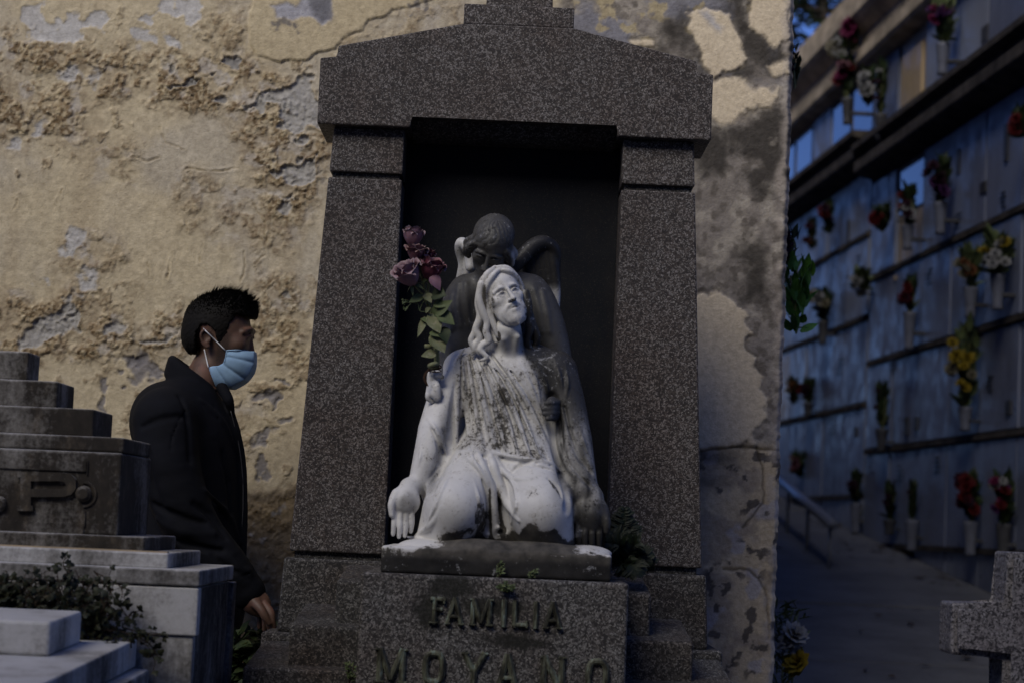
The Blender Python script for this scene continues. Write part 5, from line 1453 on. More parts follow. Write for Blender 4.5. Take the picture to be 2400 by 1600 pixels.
# ------------------------------------------------------------------ marble tomb at the left
def leafblade(L, Wd, curl=0.2, n=5, fold=0.15):
    """a pointed leaf along +y from the origin, in x,y,z"""
    V, Fc = [], []
    for i in range(n + 1):
        t = i / n
        h = Wd * 0.5 * math.sin(math.pi * (0.06 + 0.94 * t) ** 0.8) if i < n else 0.0
        zc = curl * L * t * t
        V += [(-h, L * t, -zc + fold * h), (0, L * t, -zc), (h, L * t, -zc + fold * h)]
    for i in range(n):
        a = i * 3
        Fc += [(a, a + 1, a + 4, a + 3), (a + 1, a + 2, a + 5, a + 4)]
    return np.array(V), Fc
def ivyleaf(s):
    pts = [(0, 0), (-0.38, 0.02), (-0.52, 0.36), (-0.28, 0.46), (-0.22, 0.78), (0, 1.0), (0.22, 0.78), (0.28, 0.46), (0.52, 0.36), (0.38, 0.02)]
    V = [(x * s, y * s, -0.12 * s * (abs(x) * 2) ** 2 - 0.15 * s * y * y) for x, y in pts] + [(0, 0.42 * s, 0.03 * s)]
    n = len(pts)
    return np.array(V), [(i, (i + 1) % n, n) for i in range(n)]
def orient(V, d, up=(0, 0, 1), roll=0.0):
    d = np.array(d, float); d /= np.linalg.norm(d) + 1e-9
    up = np.array(up, float)
    x = np.cross(d, up); x /= np.linalg.norm(x) + 1e-9
    z = np.cross(x, d)
    c, s = math.cos(roll), math.sin(roll)
    x, z = c * x + s * z, -s * x + c * z
    return np.asarray(V) @ np.stack([x, d, z])

def tomb():
    root = thing('marble_tomb', (-1.10, 4.36, 0), 'blackened stepped marble tomb with a carved letter P, in front of the walking man', 'tomb')
    XL = -1.62
    def bx(name, pxr, ytop, ybot, yf, yb, mat, bevel=0.004, over=0.0):
        p = W(pxr, ytop, yf); q = W(pxr, ybot, yf)
        xr = 0.5 * (p[0] + q[0])
        return box(name, (-2.2 - xr, yf, q[2]), (xr, yb, p[2]), mat, root, bevel)
    bx('crown_step', 66, 824, 892, 4.285, 4.39, MARBLE_M)
    bx('crown_step', 134, 893, 957, 4.262, 4.43, MARBLE_B)
    bx('crown_step', 219, 958, 1024, 4.245, 4.45, MARBLE_B)
    bx('crown_step', 291, 1025, 1060, 4.212, 4.53, MARBLE_B)
    pb = bx('inscription_block', 281, 1061, 1256, 4.20, 4.55, MARBLE_B, 0.005)
    bx('slab', 338, 1257.5, 1293, 4.17, 4.57, MARBLE_M)
    bx('slab', 394, 1295, 1333, 4.135, 4.575, MARBLE_W, 0.004)
    bx('slab', 468, 1335.5, 1374, 4.098, 4.61, MARBLE_S, 0.004)
    xr = W(466, 1376, 4.102)[0]
    zt, zj = W(466, 1377, 4.102)[2], W(459, 1491, 4.102)[2]
    box('front_panel', (-1.60, 4.102, zj + 0.001), (xr, 4.14, zt), marble('marble_panel', 0.34, streak=(6, 6, 2.2)), root, 0.003)
    box('front_panel', (-1.60, 4.108, -0.03), (xr - 0.006, 4.14, zj - 0.001), MARBLE_S, root, 0.003)
    box('side_panel', (xr - 0.035, 4.1405, -0.03), (xr - 0.004, 4.58, zt), MARBLE_B, root, 0.003)
    box('side_panel', (xr - 0.05, 4.5805, -0.03), (xr + 0.006, 4.635, zt - 0.002), MARBLE_B, root, 0.003)
    box('core', (-1.60, 4.145, -0.03), (xr - 0.036, 4.58, zt - 0.003), MARBLE_M, root, 0.0)
    # carving: letter, points, framing
    f = lambda x, y: W(x / 1.96, 800 + y / 1.96, 4.20)
    mb = MB()
    def strip(x0, y0, x1, y1, d=0.005):
        a, b = f(x0, y1), f(x1, y0); mb.box((a[0], 4.20 - d, a[2]), (b[0], 4.2005, b[2]))
    strip(-400, 548, 398, 562, 0.004); strip(-400, 836, 386, 850, 0.004); strip(386, 780, 394, 850, 0.0036); strip(398, 548, 406, 612, 0.0036)
    for i in range(14):
        a0, a1 = math.radians(95 - i * 13.5), math.radians(95 - (i + 1) * 13.5)
        P = []
        for a in (a0, a1):
            for r in (50, 60): P.append(f(385 + r * math.cos(a), 700 - r * math.sin(a)))
        V = [(p[0], 4.20 - 0.0035, p[2]) for p in P] + [(p[0], 4.2005, p[2]) for p in P]
        mb.add(V, [(0, 1, 3, 2), (4, 6, 7, 5), (0, 4, 5, 1), (2, 3, 7, 6), (0, 2, 6, 4), (1, 5, 7, 3)])
    mb.build('frame_moulding', MARBLE_B, pb)
    # letter P as a raised outline
    out = [(82, 776), (82, 762), (98, 752), (98, 622), (84, 614), (84, 600), (290, 600), (330, 608), (352, 632), (352, 672), (330, 702), (292, 712), (146, 712), (146, 752), (156, 762), (156, 776)]
    inn = [(146, 640), (270, 640), (300, 644), (304, 656), (300, 670), (270, 676), (146, 676)]
    def letterP():
        bm = bmesh.new()
        # stem, bars and bowl as quads in one raised plate
        quads = [[(98, 622), (146, 622), (146, 752), (98, 752)], [(82, 752), (156, 752), (156, 776), (82, 776)], [(84, 600), (146, 600), (146, 622), (84, 622)],
                 [(146, 600), (290, 600), (280, 640), (146, 640)], [(290, 600), (330, 608), (300, 645), (280, 640)], [(330, 608), (352, 632), (306, 655), (300, 645)], [(352, 632), (352, 676), (306, 660), (306, 655)],
                 [(352, 676), (330, 702), (300, 670), (306, 660)], [(330, 702), (292, 712), (280, 676), (300, 670)], [(292, 712), (146, 712), (146, 676), (280, 676)]]
        vm = {}
        def vt(p):
            if p not in vm: q = f(*p); vm[p] = bm.verts.new((q[0], 4.191, q[2]))
            return vm[p]
        fs = [bm.faces.new([vt(p) for p in q]) for q in quads]
        r = bmesh.ops.extrude_face_region(bm, geom=fs)
        for v in r['geom']:
            if isinstance(v, bmesh.types.BMVert): v.co.y = 4.2005
        return from_bm('carved_letter', bm, MARBLE_M, pb)
    letterP()
    for cx, cy in ((385, 698), (-4, 745)):
        mb = MB(); q = f(cx, cy); n = 16; V = []
        for rr, yy in ((0.0165, 4.2005), (0.016, 4.193), (0.010, 4.188)):
            V += [(q[0] + rr * math.cos(2 * math.pi * i / n), yy, q[2] + rr * math.sin(2 * math.pi * i / n)) for i in range(n)]
        Fc = [(a * n + i, a * n + (i + 1) % n, (a + 1) * n + (i + 1) % n, (a + 1) * n + i) for a in range(2) for i in range(n)] + [tuple(range(2 * n, 3 * n))]
        mb.add(V, Fc).build('carved_point', MARBLE_M, pb, False)
    # mortar beds
    for y, px, yf in ((1334.3, 392, 4.139), (1294, 392, 4.14)):
        p = W(px, y, yf); MB().box((-1.5, yf, p[2] - 0.002), (p[0], yf + 0.02, p[2] + 0.002)).build('mortar_bed', NICHE_T, root)
    # ledger sloping to the front with a tablet on it
    def hexa(name, TR, TL, BR, BL, th, mat, parent, bevel=0.004):
        """top corners: back right, back left, front right, front left"""
        bm = bmesh.new()
        top = [bm.verts.new(p) for p in (BL, BR, TR, TL)]
        bot = [bm.verts.new((p[0], p[1], p[2] - th)) for p in (BL, BR, TR, TL)]
        bm.faces.new(top); bm.faces.new(bot[::-1])
        for i in range(4): bm.faces.new((top[i], bot[i], bot[(i + 1) % 4], top[(i + 1) % 4]))
        return from_bm(name, bm, mat, parent, bevel=bevel)
    gl = thing('grave_ledger', (-1.1, 3.6, 0), 'pale marble grave ledger slab in the lower left corner before the tomb', 'grave slab')
    a, b = W(321, 1496, 4.095), W(138, 1597, 3.30)
    b[0] = a[0]
    z0, z1 = a[2], b[2]
    TRr = (a[0], 4.098, z0); BRr = (a[0], 2.9, z0 + (z1 - z0) * 1.5); TL = (-1.7, 4.098, z0); BL = (-1.7, 2.9, z0 + (z1 - z0) * 1.5)
    hexa('ledger_slab', TRr, TL, BRr, BL, 0.055, MARBLE_W, gl)
    e = 0.028
    hexa('kerb', (a[0] + e, 4.098, z0 - 0.058), (-1.72, 4.098, z0 - 0.058), (a[0] + e, 2.88, BRr[2] - 0.058), (-1.72, 2.88, BRr[2] - 0.058), 0.40, MARBLE_S, gl, 0.006)
    box('ledger_base', (-1.75, 2.85, -0.04), (a[0] + e + 0.02, 4.098, 0.42), MARBLE_M, gl, 0.006)
    def zl(y): return z0 + (z1 - z0) * (4.098 - y) / 0.798
    tb = W(189, 1486, 3.95); tf = W(115, 1530, 3.68)
    tf[0] = tb[0]
    hb = 0.062
    th = thing('marble_tablet', (tb[0] - 0.2, 3.8, zl(3.8)), 'thick white marble tablet lying on the ledger in the lower left corner', 'tablet')
    bm = bmesh.new()
    P = [(tb[0], 3.95, zl(3.95) + hb), (-1.2, 3.95, zl(3.95) + hb), (-1.2, 3.68, zl(3.68) + hb), (tf[0], 3.68, zl(3.68) + hb)]
    top = [bm.verts.new(p) for p in P]; bot = [bm.verts.new((p[0], p[1], zl(p[1]) + 0.0005)) for p in P]
    bm.faces.new(top); bm.faces.new(bot[::-1])
    for i in range(4): bm.faces.new((top[i], bot[i], bot[(i + 1) % 4], top[(i + 1) % 4]))
    from_bm('tablet_block', bm, MARBLE_W, th, bevel=0.006)
    b2 = W(20, 1432, 4.02); 
    tb2 = thing('marble_block', (b2[0] - 0.2, 4.0, zl(4.0)), 'small marble block half hidden by the plant at the left edge of the photo', 'marble block')
    box('block', (-1.4, 3.98, zl(3.98) + 0.001), (b2[0], 4.08, b2[2]), MARBLE_W, tb2, 0.005)
    # creeping plant in front of the tomb
    pl = thing('creeping_plant', (-0.93, 4.05, zl(4.05)), 'dark leafy creeping plant growing between the tomb and its ledger', 'plant')
    rnd = random.Random(11)
    st, lf = MB(), MB()
    z5 = lambda x, y, Y: W(x / 1.96, 800 + y / 1.96, Y)
    def shoot(pts, r, leaves, ls, spread=0.6):
        P = catmull(pts, 6); st.tube(P, r, 5)
        for _ in range(leaves):
            t = rnd.random() ** 0.8; i = min(int(t * (len(P) - 1)), len(P) - 2); p = P[i] + (P[i + 1] - P[i]) * rnd.random()
            d = np.array([rnd.uniform(-1, 1), rnd.uniform(-1.0, 0.3), rnd.uniform(-0.7, 0.8)])
            V, Fc = ivyleaf(ls * rnd.uniform(0.55, 1.15))
            off = d / np.linalg.norm(d) * rnd.uniform(0.2, 1) * spread * 0.02
            up = (rnd.uniform(-.5, .5), -1.0, rnd.uniform(0, 0.9))
            lf.add(orient(V, d, up, rnd.uniform(-.6, .6)) + p + off, Fc)
            st.tube([p, p + off], 0.0006, 4)
    roots = [(x, 1340 + rnd.uniform(-15, 25)) for x in np.linspace(90, 480, 12)]
    for rx_, ry_ in roots:
        for _ in range(8):
            ex = rx_ + rnd.uniform(-110, 120); ey = rnd.uniform(1030, 1300) + max(0, abs(ex - 260) - 130) * 0.55
            mx = 0.5 * (rx_ + ex) + rnd.uniform(-40, 40); my = 0.5 * (ry_ + ey) - rnd.uniform(0, 40)
            y0 = rnd.uniform(4.03, 4.085); 
            shoot([z5(rx_, ry_, 4.07), z5(mx, my, y0 - 0.02), z5(ex, ey, y0 - rnd.uniform(0, 0.05))], [0.0016, 0.0012, 0.0007], rnd.randint(7, 13), 0.0160, 1.3)
    for _ in range(26):
        ex, ey = rnd.uniform(-30, 70), rnd.uniform(1050, 1200)
        shoot([z5(10, 1250, 4.06), z5(20 + rnd.uniform(-30, 30), 1180, 4.04), z5(ex, ey, 4.03)], [0.0016, 0.0012, 0.0007], 12, 0.018, 1.0)
    for pts, n in (([(480, 1280), (560, 1290), (600, 1260), (640, 1245)], 7), ([(430, 1060), (500, 1150), (545, 1215), (600, 1290), (660, 1350), (740, 1350)], 12), ([(440, 1070), (520, 1110), (560, 1150), (550, 1210)], 7), ([(470, 1330), (560, 1340), (640, 1380), (690, 1420)], 14), ([(560, 1320), (650, 1345), (700, 1345), (745, 1352)], 14),
                   ([(640, 1370), (690, 1400), (715, 1440), (730, 1480)], 8), ([(380, 1380), (440, 1375), (520, 1372), (600, 1385)], 6), ([(395, 1400), (400, 1360), (410, 1340)], 8), ([(300, 1060), (290, 1020), (310, 1000)], 8), ([(60, 1190), (100, 1170), (140, 1150)], 4), ([(690, 1420), (710, 1480), (700, 1530)], 5)):
        shoot([z5(x, y, 4.055 if y < 1330 else 4.03) + np.array([0, 0, 0.004]) for x, y in pts], [0.0015, 0.001, 0.0007], n, 0.0165, 0.7)
    for cx in (400, 478, 540):
        for _ in range(7):
            V, Fc = ivyleaf(0.016); d = (rnd.uniform(-1, 1), -0.6, rnd.uniform(-.1, .5))
            lf.add(orient(V, d, (0, -0.5, 1)) + z5(cx + rnd.uniform(-18, 18), 1395 + rnd.uniform(-14, 10), 3.99), Fc)
    st.build('stems', TWIG, pl); fo = lf.build('foliage', LEAF_IVY, pl); fo['kind'] = 'stuff'
tomb()

# ------------------------------------------------------------------ niche wall along the alley
def nw(y, z, out=0.0): return (NX0 + NSL * y - out, y + NSL * out, z)
def niche_wall():
    root = thing('niche_wall', (NX0 + NSL * 14, 14, 0), 'long wall of marble burial niches receding along the alley at the right', 'niche wall')
    Y0, YM, Y1 = 6.2, 14.9, 26.0
    def bar(name, ya, yb, prof, mat, parent=root):
        """profile (out, z) run along the wall from ya to yb"""
        bm = bmesh.new()
        a = [bm.verts.new(nw(ya, z, o)) for o, z in prof]; b = [bm.verts.new(nw(yb, z, o)) for o, z in prof]
        bm.faces.new(a); bm.faces.new(b[::-1])
        n = len(prof)
        for i in range(n): bm.faces.new((a[i], b[i], b[(i + 1) % n], a[(i + 1) % n]))
        return from_bm(name, bm, mat, parent)
    rect = lambda o0, o1, z0, z1: [(o0, z0), (o1, z0), (o1, z1), (o0, z1)]
    bar('core', Y0, YM, rect(-1.2, -0.03, -0.1, 5.2), JOINT)
    bar('core', YM + 0.002, Y1, rect(-1.2, -0.03, -0.1, 5.2), JOINT)
    dz = 0.35
    rowsA = [(0.47, 1.09), (1.12, 1.75), (1.80, 2.39), (2.44, 3.01), (3.06, 3.74)]
    rowsB = [(0.85, 1.44), (1.47, 2.10), (2.15, 2.74), (2.79, 3.36), (3.41, 3.87)]
    rnd = random.Random(5)
    open_cells = {('A', 3, 6)}
    def panel(ya, yb, z0, z1, mat, o=0.0):
        bar('niche_slab', ya, yb, rect(-0.028, o, z0, z1), mat)
    colw = 0.70
    for sec, rows, ya, yb in (('A', rowsA, Y0 + 0.3, YM), ('B', rowsB, YM + 0.06, Y1)):
        n = int(round((yb - ya) / colw)); cw = (yb - ya) / n
        for ri, (z0, z1) in enumerate(rows):
            for c in range(n):
                a, b = ya + c * cw + 0.008, ya + (c + 1) * cw - 0.008
                if z1 < ramp_z(a) + 0.05: continue
                if sec == 'A' and ri == 4 and c == n - 2:
                    # open recess with a tan stone surround
                    bar('niche_recess', a, b, rect(-0.0295, -0.020, z0, z1), NICHE_T)
                    bar('niche_glass', a + 0.04, b - 0.04, rect(-0.0195, -0.010, z0 + 0.34, z1 - 0.02), GLASSY)
                    continue
                m = rnd.choice([NICHE_A, NICHE_A, NICHE_A, NICHE_B, NICHE_C])
                if sec == 'B' and ri == 2 and c == 4: m = NICHE_T
                panel(a, b, z0 + 0.004, z1 - 0.004, m, rnd.uniform(-0.004, 0.006))
        for ri, (z0, z1) in enumerate(rows[:-1]):
            zz = (z1 + rows[ri + 1][0]) / 2
            bar('shelf', ya, yb, rect(-0.029, 0.018, zz - 0.016, zz + 0.018), LEDGE)
    bar('plinth_course', Y0, YM, rect(-0.029, 0.05, -0.1, 0.44), LEDGE)
    lg = lambda z: [(-0.03, z), (0.13, z + 0.04), (0.15, z + 0.06), (0.15, z + 0.13), (0.10, z + 0.16), (0.10, z + 0.20), (0.17, z + 0.22), (0.17, z + 0.26), (-0.03, z + 0.26)]
    bar('ledge', Y0, YM, lg(3.76), LEDGE)
    bar('ledge', YM + 0.001, Y1, lg(3.88), LEDGE)
    # upper tier: marble, tan frames and glass fronts
    kinds = {0: NICHE_C, 1: NICHE_C, 2: NICHE_A, 3: NICHE_B}
    y = Y0 + 0.3; i = 0
    while y < Y1 - 0.7:
        z0, z1 = (4.03, 4.61) if y < 14.8 else (4.15, 4.61)
        if 13.3 < y < 14.0: bar('niche_recess', y + 0.01, y + 0.69, rect(-0.029, -0.005, z0, z1), NICHE_T); bar('niche_slab', y + 0.10, y + 0.60, rect(-0.0045, 0.012, z0 + 0.02, z1 - 0.1), NICHE_T)
        elif y > 14.0 and (i % 3) != 2:
            bar('niche_frame', y + 0.005, y + 0.695, rect(-0.029, -0.006, z0, z1), NICHE_T)
            bar('niche_glass', y + 0.05, y + 0.65, rect(-0.0055, 0.008, z0 + 0.02, z1 - 0.03), GLASSY)
        else: bar('niche_slab', y + 0.008, y + 0.692, rect(-0.028, 0.01, z0, z1), kinds[i % 4])
        y += 0.7; i += 1
    cn = [(-0.03, 4.62), (0.10, 4.65), (0.12, 4.68), (0.12, 4.76), (0.08, 4.79), (0.08, 4.88), (0.17, 4.95), (0.20, 4.99), (0.20, 5.07), (0.15, 5.11), (0.15, 5.24), (-0.03, 5.28)]
    bar('cornice', Y0, Y1, cn, CORNICE)
    bar('plinth_course', YM + 0.001, Y1, rect(-0.029, 0.05, -0.1, 0.82), LEDGE)
    return root
NW = niche_wall()
def wall_fittings():
    """small metal letters, crosses and plaques fixed to the slabs"""
    def strip(name, px, py, wpx, hpx, mat, o=0.014):
        p, s = onwall(px, py, 0.0)
        y0 = p[1] - wpx * s * 1.6; y1 = p[1] + wpx * s * 1.6
        mb = MB(); z0, z1 = p[2] - hpx * s / 2, p[2] + hpx * s / 2
        V = [nw(y0, z0, 0.004), nw(y1, z0, 0.004), nw(y1, z0, o), nw(y0, z0, o), nw(y0, z1, 0.004), nw(y1, z1, 0.004), nw(y1, z1, o), nw(y0, z1, o)]
        mb.add(V, [(0, 1, 2, 3), (7, 6, 5, 4), (0, 4, 5, 1), (1, 5, 6, 2), (2, 6, 7, 3), (3, 7, 4, 0)]).build(name, mat, NW)
    for px, py, w_, h_ in ((2136, 998, 9, 42), (2158, 992, 8, 30), (2375, 955, 12, 34), (2016, 1012, 7, 24), (2356, 335, 8, 90), (2243, 380, 8, 60), (2304, 440, 14, 26), (1938, 760, 6, 18), (2100, 652, 6, 10), (2300, 80, 16, 40), (1985, 548, 5, 60)):
        strip('plaque', px, py, w_, h_, VASE_D if h_ > 20 else NICHE_T)
    rnd = random.Random(77)
    for px, py in ((2180, 650), (2100, 850), (2330, 900), (2210, 1090), (1975, 860), (2350, 470), (2245, 520), (2010, 620), (2190, 300), (2120, 1110), (2055, 1090), (1960, 1000)):
        for k in range(4): strip('inscription_line', px + rnd.uniform(-3, 3), py - 18 + 11 * k, rnd.uniform(9, 16), 3.2, VASE_D, 0.010)

# ------------------------------------------------------------------ flowers
def _blossom_mesh(kind):
    mb = MB(); rnd = random.Random(3)
    for ring, (n, r, tilt, L) in enumerate(((5, 0.10, 0.35, 0.55), (6, 0.22, 0.75, 0.7), (8, 0.34, 1.15, 0.8))):
        for k in range(n):
            a = 2 * math.pi * (k + 0.5 * ring) / n + rnd.uniform(-.1, .1)
            d = np.array([math.cos(a) * math.sin(tilt), math.sin(a) * math.sin(tilt), math.cos(tilt)])
            V, Fc = leafblade(L, 0.62, -0.10, 3, 0.35)
            mb.add(orient(V, d, (math.cos(a), math.sin(a), 0.2)) + np.array([math.cos(a) * r * 0.4, math.sin(a) * r * 0.4, 0]), Fc)
    return mb
BLOS = {}
def blossom(col, p, s, parent, rnd):
    if col not in BLOS:
        mb = _blossom_mesh(col); me = bpy.data.meshes.new('blossom')
        me.from_pydata(mb.V, [], mb.F); me.materials.append(FL[col]); BLOS[col] = me
    o = bpy.data.objects.new('blossom', BLOS[col])
    o.matrix_basis = Matrix.Translation(Vector(p)) @ Euler((rnd.uniform(0.5, 1.3), rnd.uniform(-.5, .5), rnd.uniform(-0.9, 0.5))).to_matrix().to_4x4() @ Matrix.Scale(s, 4)
    return put(o, parent)
def bouquet(name, label, c, wd, ht, cols, leafm=None, vase=None, nb=8, seed=0, bs=0.055, nl=110, group=None, cat='bouquet', facing=(-1, -0.3, 0), leaf=0.10, out_of=None):
    """a bunch about wd x ht metres round c; vase: None or (material, height)"""
    rnd = random.Random(seed + 100)
    c = np.array(c, float)
    base = c - np.array([0, 0, ht * 0.5])
    vh = vase[1] if vase else 0.0
    root = thing(name, tuple(base - np.array([0, 0, vh])), label, cat, group)
    if vase:
        prof = [(0.030, 0), (0.034, 0.01), (0.030, 0.03), (0.036, vh * 0.5), (0.044, vh * 0.9), (0.048, vh), (0.040, vh), (0.030, vh * 0.7)]
        MB().lathe(prof, base - np.array([0, 0, vh]), 14).build('vase', vase[0], root, True)
        MB().box(tuple(base + np.array([-0.02, -0.03, -vh * 0.62])), tuple(base + np.array([0.16, 0.03, -vh * 0.52]))).build('bracket', VASE_D, root)
    f, s = MB(), MB()
    for i in range(nl):
        t = rnd.random(); an = rnd.uniform(0, 2 * math.pi); rr = (0.25 + 0.75 * t) * 0.5 * rnd.random() ** 0.5
        p = base + np.array([math.cos(an) * rr * wd * 0.7, math.sin(an) * rr * wd, t * ht])
        d = (p - (base - np.array([0, 0, 0.15 * ht]))) + np.array([rnd.uniform(-.6, .6), rnd.uniform(-.6, .6), rnd.uniform(-.3, .5)]) * wd * 0.6
        V, Fc = leafblade(leaf * rnd.uniform(0.6, 1.2), leaf * 0.42, 0.25, 4)
        f.add(orient(V, d, (rnd.uniform(-1, 1), rnd.uniform(-1, 1), 1)) + p, Fc)
    for i in range(7):
        e = base + np.array([rnd.uniform(-.3, .3) * wd, rnd.uniform(-.35, .35) * wd, ht * rnd.uniform(0.5, 0.9)])
        s.tube([base - np.array([0, 0, vh * 0.3]), e], 0.003, 5)
    s.build('stems', STEM, root)
    fo = f.build('foliage', leafm or LEAF_DARK, root); fo['kind'] = 'stuff'
    for i in range(nb):
        t = rnd.uniform(0.25, 1.0); an = rnd.uniform(math.pi * 0.75, math.pi * 1.75)
        rr = rnd.random() ** 0.6 * 0.5
        p = base + np.array([math.cos(an) * rr * wd * 0.7, math.sin(an) * rr * wd, t * ht]) + np.array([-0.03, -0.02, 0])
        blossom(cols[i % len(cols)], p, bs * rnd.uniform(0.5, 0.9), root, rnd)
    return root
G = 'flowers fixed to the niche wall'
def onwall(px, py, out=0.10):
    Y = 4800 * (NX0 - out) / (px - 880.0)
    return W(px, py, Y), Y / 4800.0
for i, (nm, lab, px, py, w_, h_, cols, lm, vs, nb, bs) in enumerate((
    ('flower_bouquet', 'purple flowers with light green sprigs high on the white upper marble', 2211, 62, 66, 84, ['purple', 'purple', 'magenta'], LEAF_DULL, (VASE, 0.20), 9, .07),
    ('flower_bouquet', 'tall magenta and pink bunch hanging before the upper cornice', 2001, 84, 34, 76, ['magenta', 'pink', 'magenta'], LEAF_DARK, None, 8, .09),
    ('flower_bouquet', 'white bunch left of the tall magenta one near the cornice', 1972, 120, 36, 50, ['white', 'cream'], LEAF_DARK, None, 8, .09),
    ('flower_bouquet', 'red and pink bunch over dark leaves below the tall magenta one', 1988, 190, 44, 84, ['red', 'magenta', 'pink'], LEAF_DARK, (VASE_D, 0.2), 9, .09),
    ('flower_bouquet', 'column of white flowers on the upper tier beside the blue glass', 2037, 212, 30, 76, ['white'], LEAF_DARK, None, 10, .08),
    ('flower_bouquet', 'dark green bunch with grey blooms against the blue upper glass', 2066, 215, 34, 110, ['plum', 'white'], LEAF_DARK, (VASE_D, 0.18), 5, .06),
    ('flower_wreath', 'oval dark red bunch on a pale slab just under the ledge', 1942, 518, 24, 62, ['plum', 'red'], LEAF_DARK, None, 8, .07),
    ('flower_wreath', 'brownish oval bunch left of the dark red oval one', 1903, 556, 22, 62, ['plum', 'orange'], LEAF_IVY, None, 6, .06),
    ('flower_bouquet', 'small bright red flowers left of the open tan niche', 2068, 522, 44, 46, ['red'], LEAF_DARK, None, 6, .08),
    ('flower_bouquet', 'red and white flowers standing in the open tan niche', 2129, 490, 52, 80, ['red', 'white', 'plum'], LEAF_DARK, (VASE, 0.16), 9, .065),
    ('flower_bouquet', 'large dark purple bunch in a white vase below the ledge', 2206, 432, 58, 88, ['plum', 'purple', 'plum'], LEAF_DARK, (VASE, 0.2), 10, .07),
    ('flower_bouquet', 'deep red flowers cut off by the right edge of the photo', 2394, 300, 30, 46, ['red'], LEAF_DARK, None, 6, .06),
    ('flower_bouquet', 'white flowers among dark leaves beside the bright green hanging plant', 1930, 722, 60, 62, ['white', 'cream', 'white'], LEAF_DARK, (VASE_D, 0.18), 8, .08),
    ('flower_bouquet', 'small pale blue white posy on its own pale slab', 2018, 666, 26, 26, ['white'], LEAF_DULL, (VASE_D, 0.05), 6, .07),
    ('flower_bouquet', 'upright red bunch in a tall white vase at mid height', 2133, 700, 32, 66, ['red', 'plum', 'red'], LEAF_DARK, (VASE, 0.24), 7, .075),
    ('flower_bouquet', 'cream and orange bunch left of the white and green one', 2276, 640, 56, 70, ['cream', 'orange', 'cream'], LEAF_DULL, (VASE, 0.18), 9, .06),
    ('flower_bouquet', 'white flowers with spreading green leaves above a wide white vase', 2340, 606, 84, 78, ['white', 'white', 'yellow'], LEAF_DULL, (VASE, 0.2), 8, .06),
    ('flower_bouquet', 'large yellow bunch with trailing green leaves near the right edge', 2265, 866, 84, 176, ['yellow', 'yellow', 'cream', 'yellow'], LEAF_DULL, (VASE, 0.14), 11, .075),
    ('flower_bouquet', 'dark green leafy bunch without blooms below the red upright one', 2068, 958, 38, 92, ['plum'], LEAF_DARK, (VASE_D, 0.16), 2, .05),
    ('flower_bouquet', 'dull orange bunch at the plaster corner, leftmost of its row', 1860, 924, 28, 48, ['orange', 'cream'], LEAF_IVY, None, 5, .06),
    ('flower_bouquet', 'dark red bunch right of the dull orange one', 1895, 922, 30, 44, ['plum', 'red'], LEAF_DARK, (VASE_D, 0.1), 6, .06),
    ('flower_bouquet', 'dusty pink flowers above the handrail', 1872, 1094, 42, 44, ['pink', 'pink', 'cream'], LEAF_DARK, None, 8, .07),
    ('flower_bouquet', 'dark bunch in a slim pale vase right of the handrail', 2007, 1150, 26, 56, ['plum'], LEAF_DARK, (VASE, 0.22), 4, .06),
    ('flower_bouquet', 'dark green bunch in the lowest row left of a thin sprig', 2086, 1182, 34, 70, ['plum'], LEAF_DARK, (VASE_D, 0.1), 2, .05),
    ('flower_bouquet', 'thin drooping green sprig in a pale vase in the lowest row', 2139, 1182, 16, 70, ['plum'], LEAF_DARK, (VASE, 0.2), 1, .03),
    ('flower_bouquet', 'big deep red bunch in the lowest row near the granite cross', 2277, 1172, 50, 96, ['red', 'plum', 'red'], LEAF_DARK, (VASE, 0.2), 14, .07),
    ('flower_bouquet', 'pink, white and purple bunch right of the deep red one', 2354, 1176, 60, 100, ['magenta', 'white', 'purple', 'red'], LEAF_DARK, (VASE_D, 0.2), 12, .055),
)):
    p, s = onwall(px, py)
    bouquet(nm, lab, p, w_ * s, h_ * s, cols, lm, vs, nb, i, bs, group=G, leaf=0.085 if lm is not LEAF_DULL else 0.11)
wall_fittings()
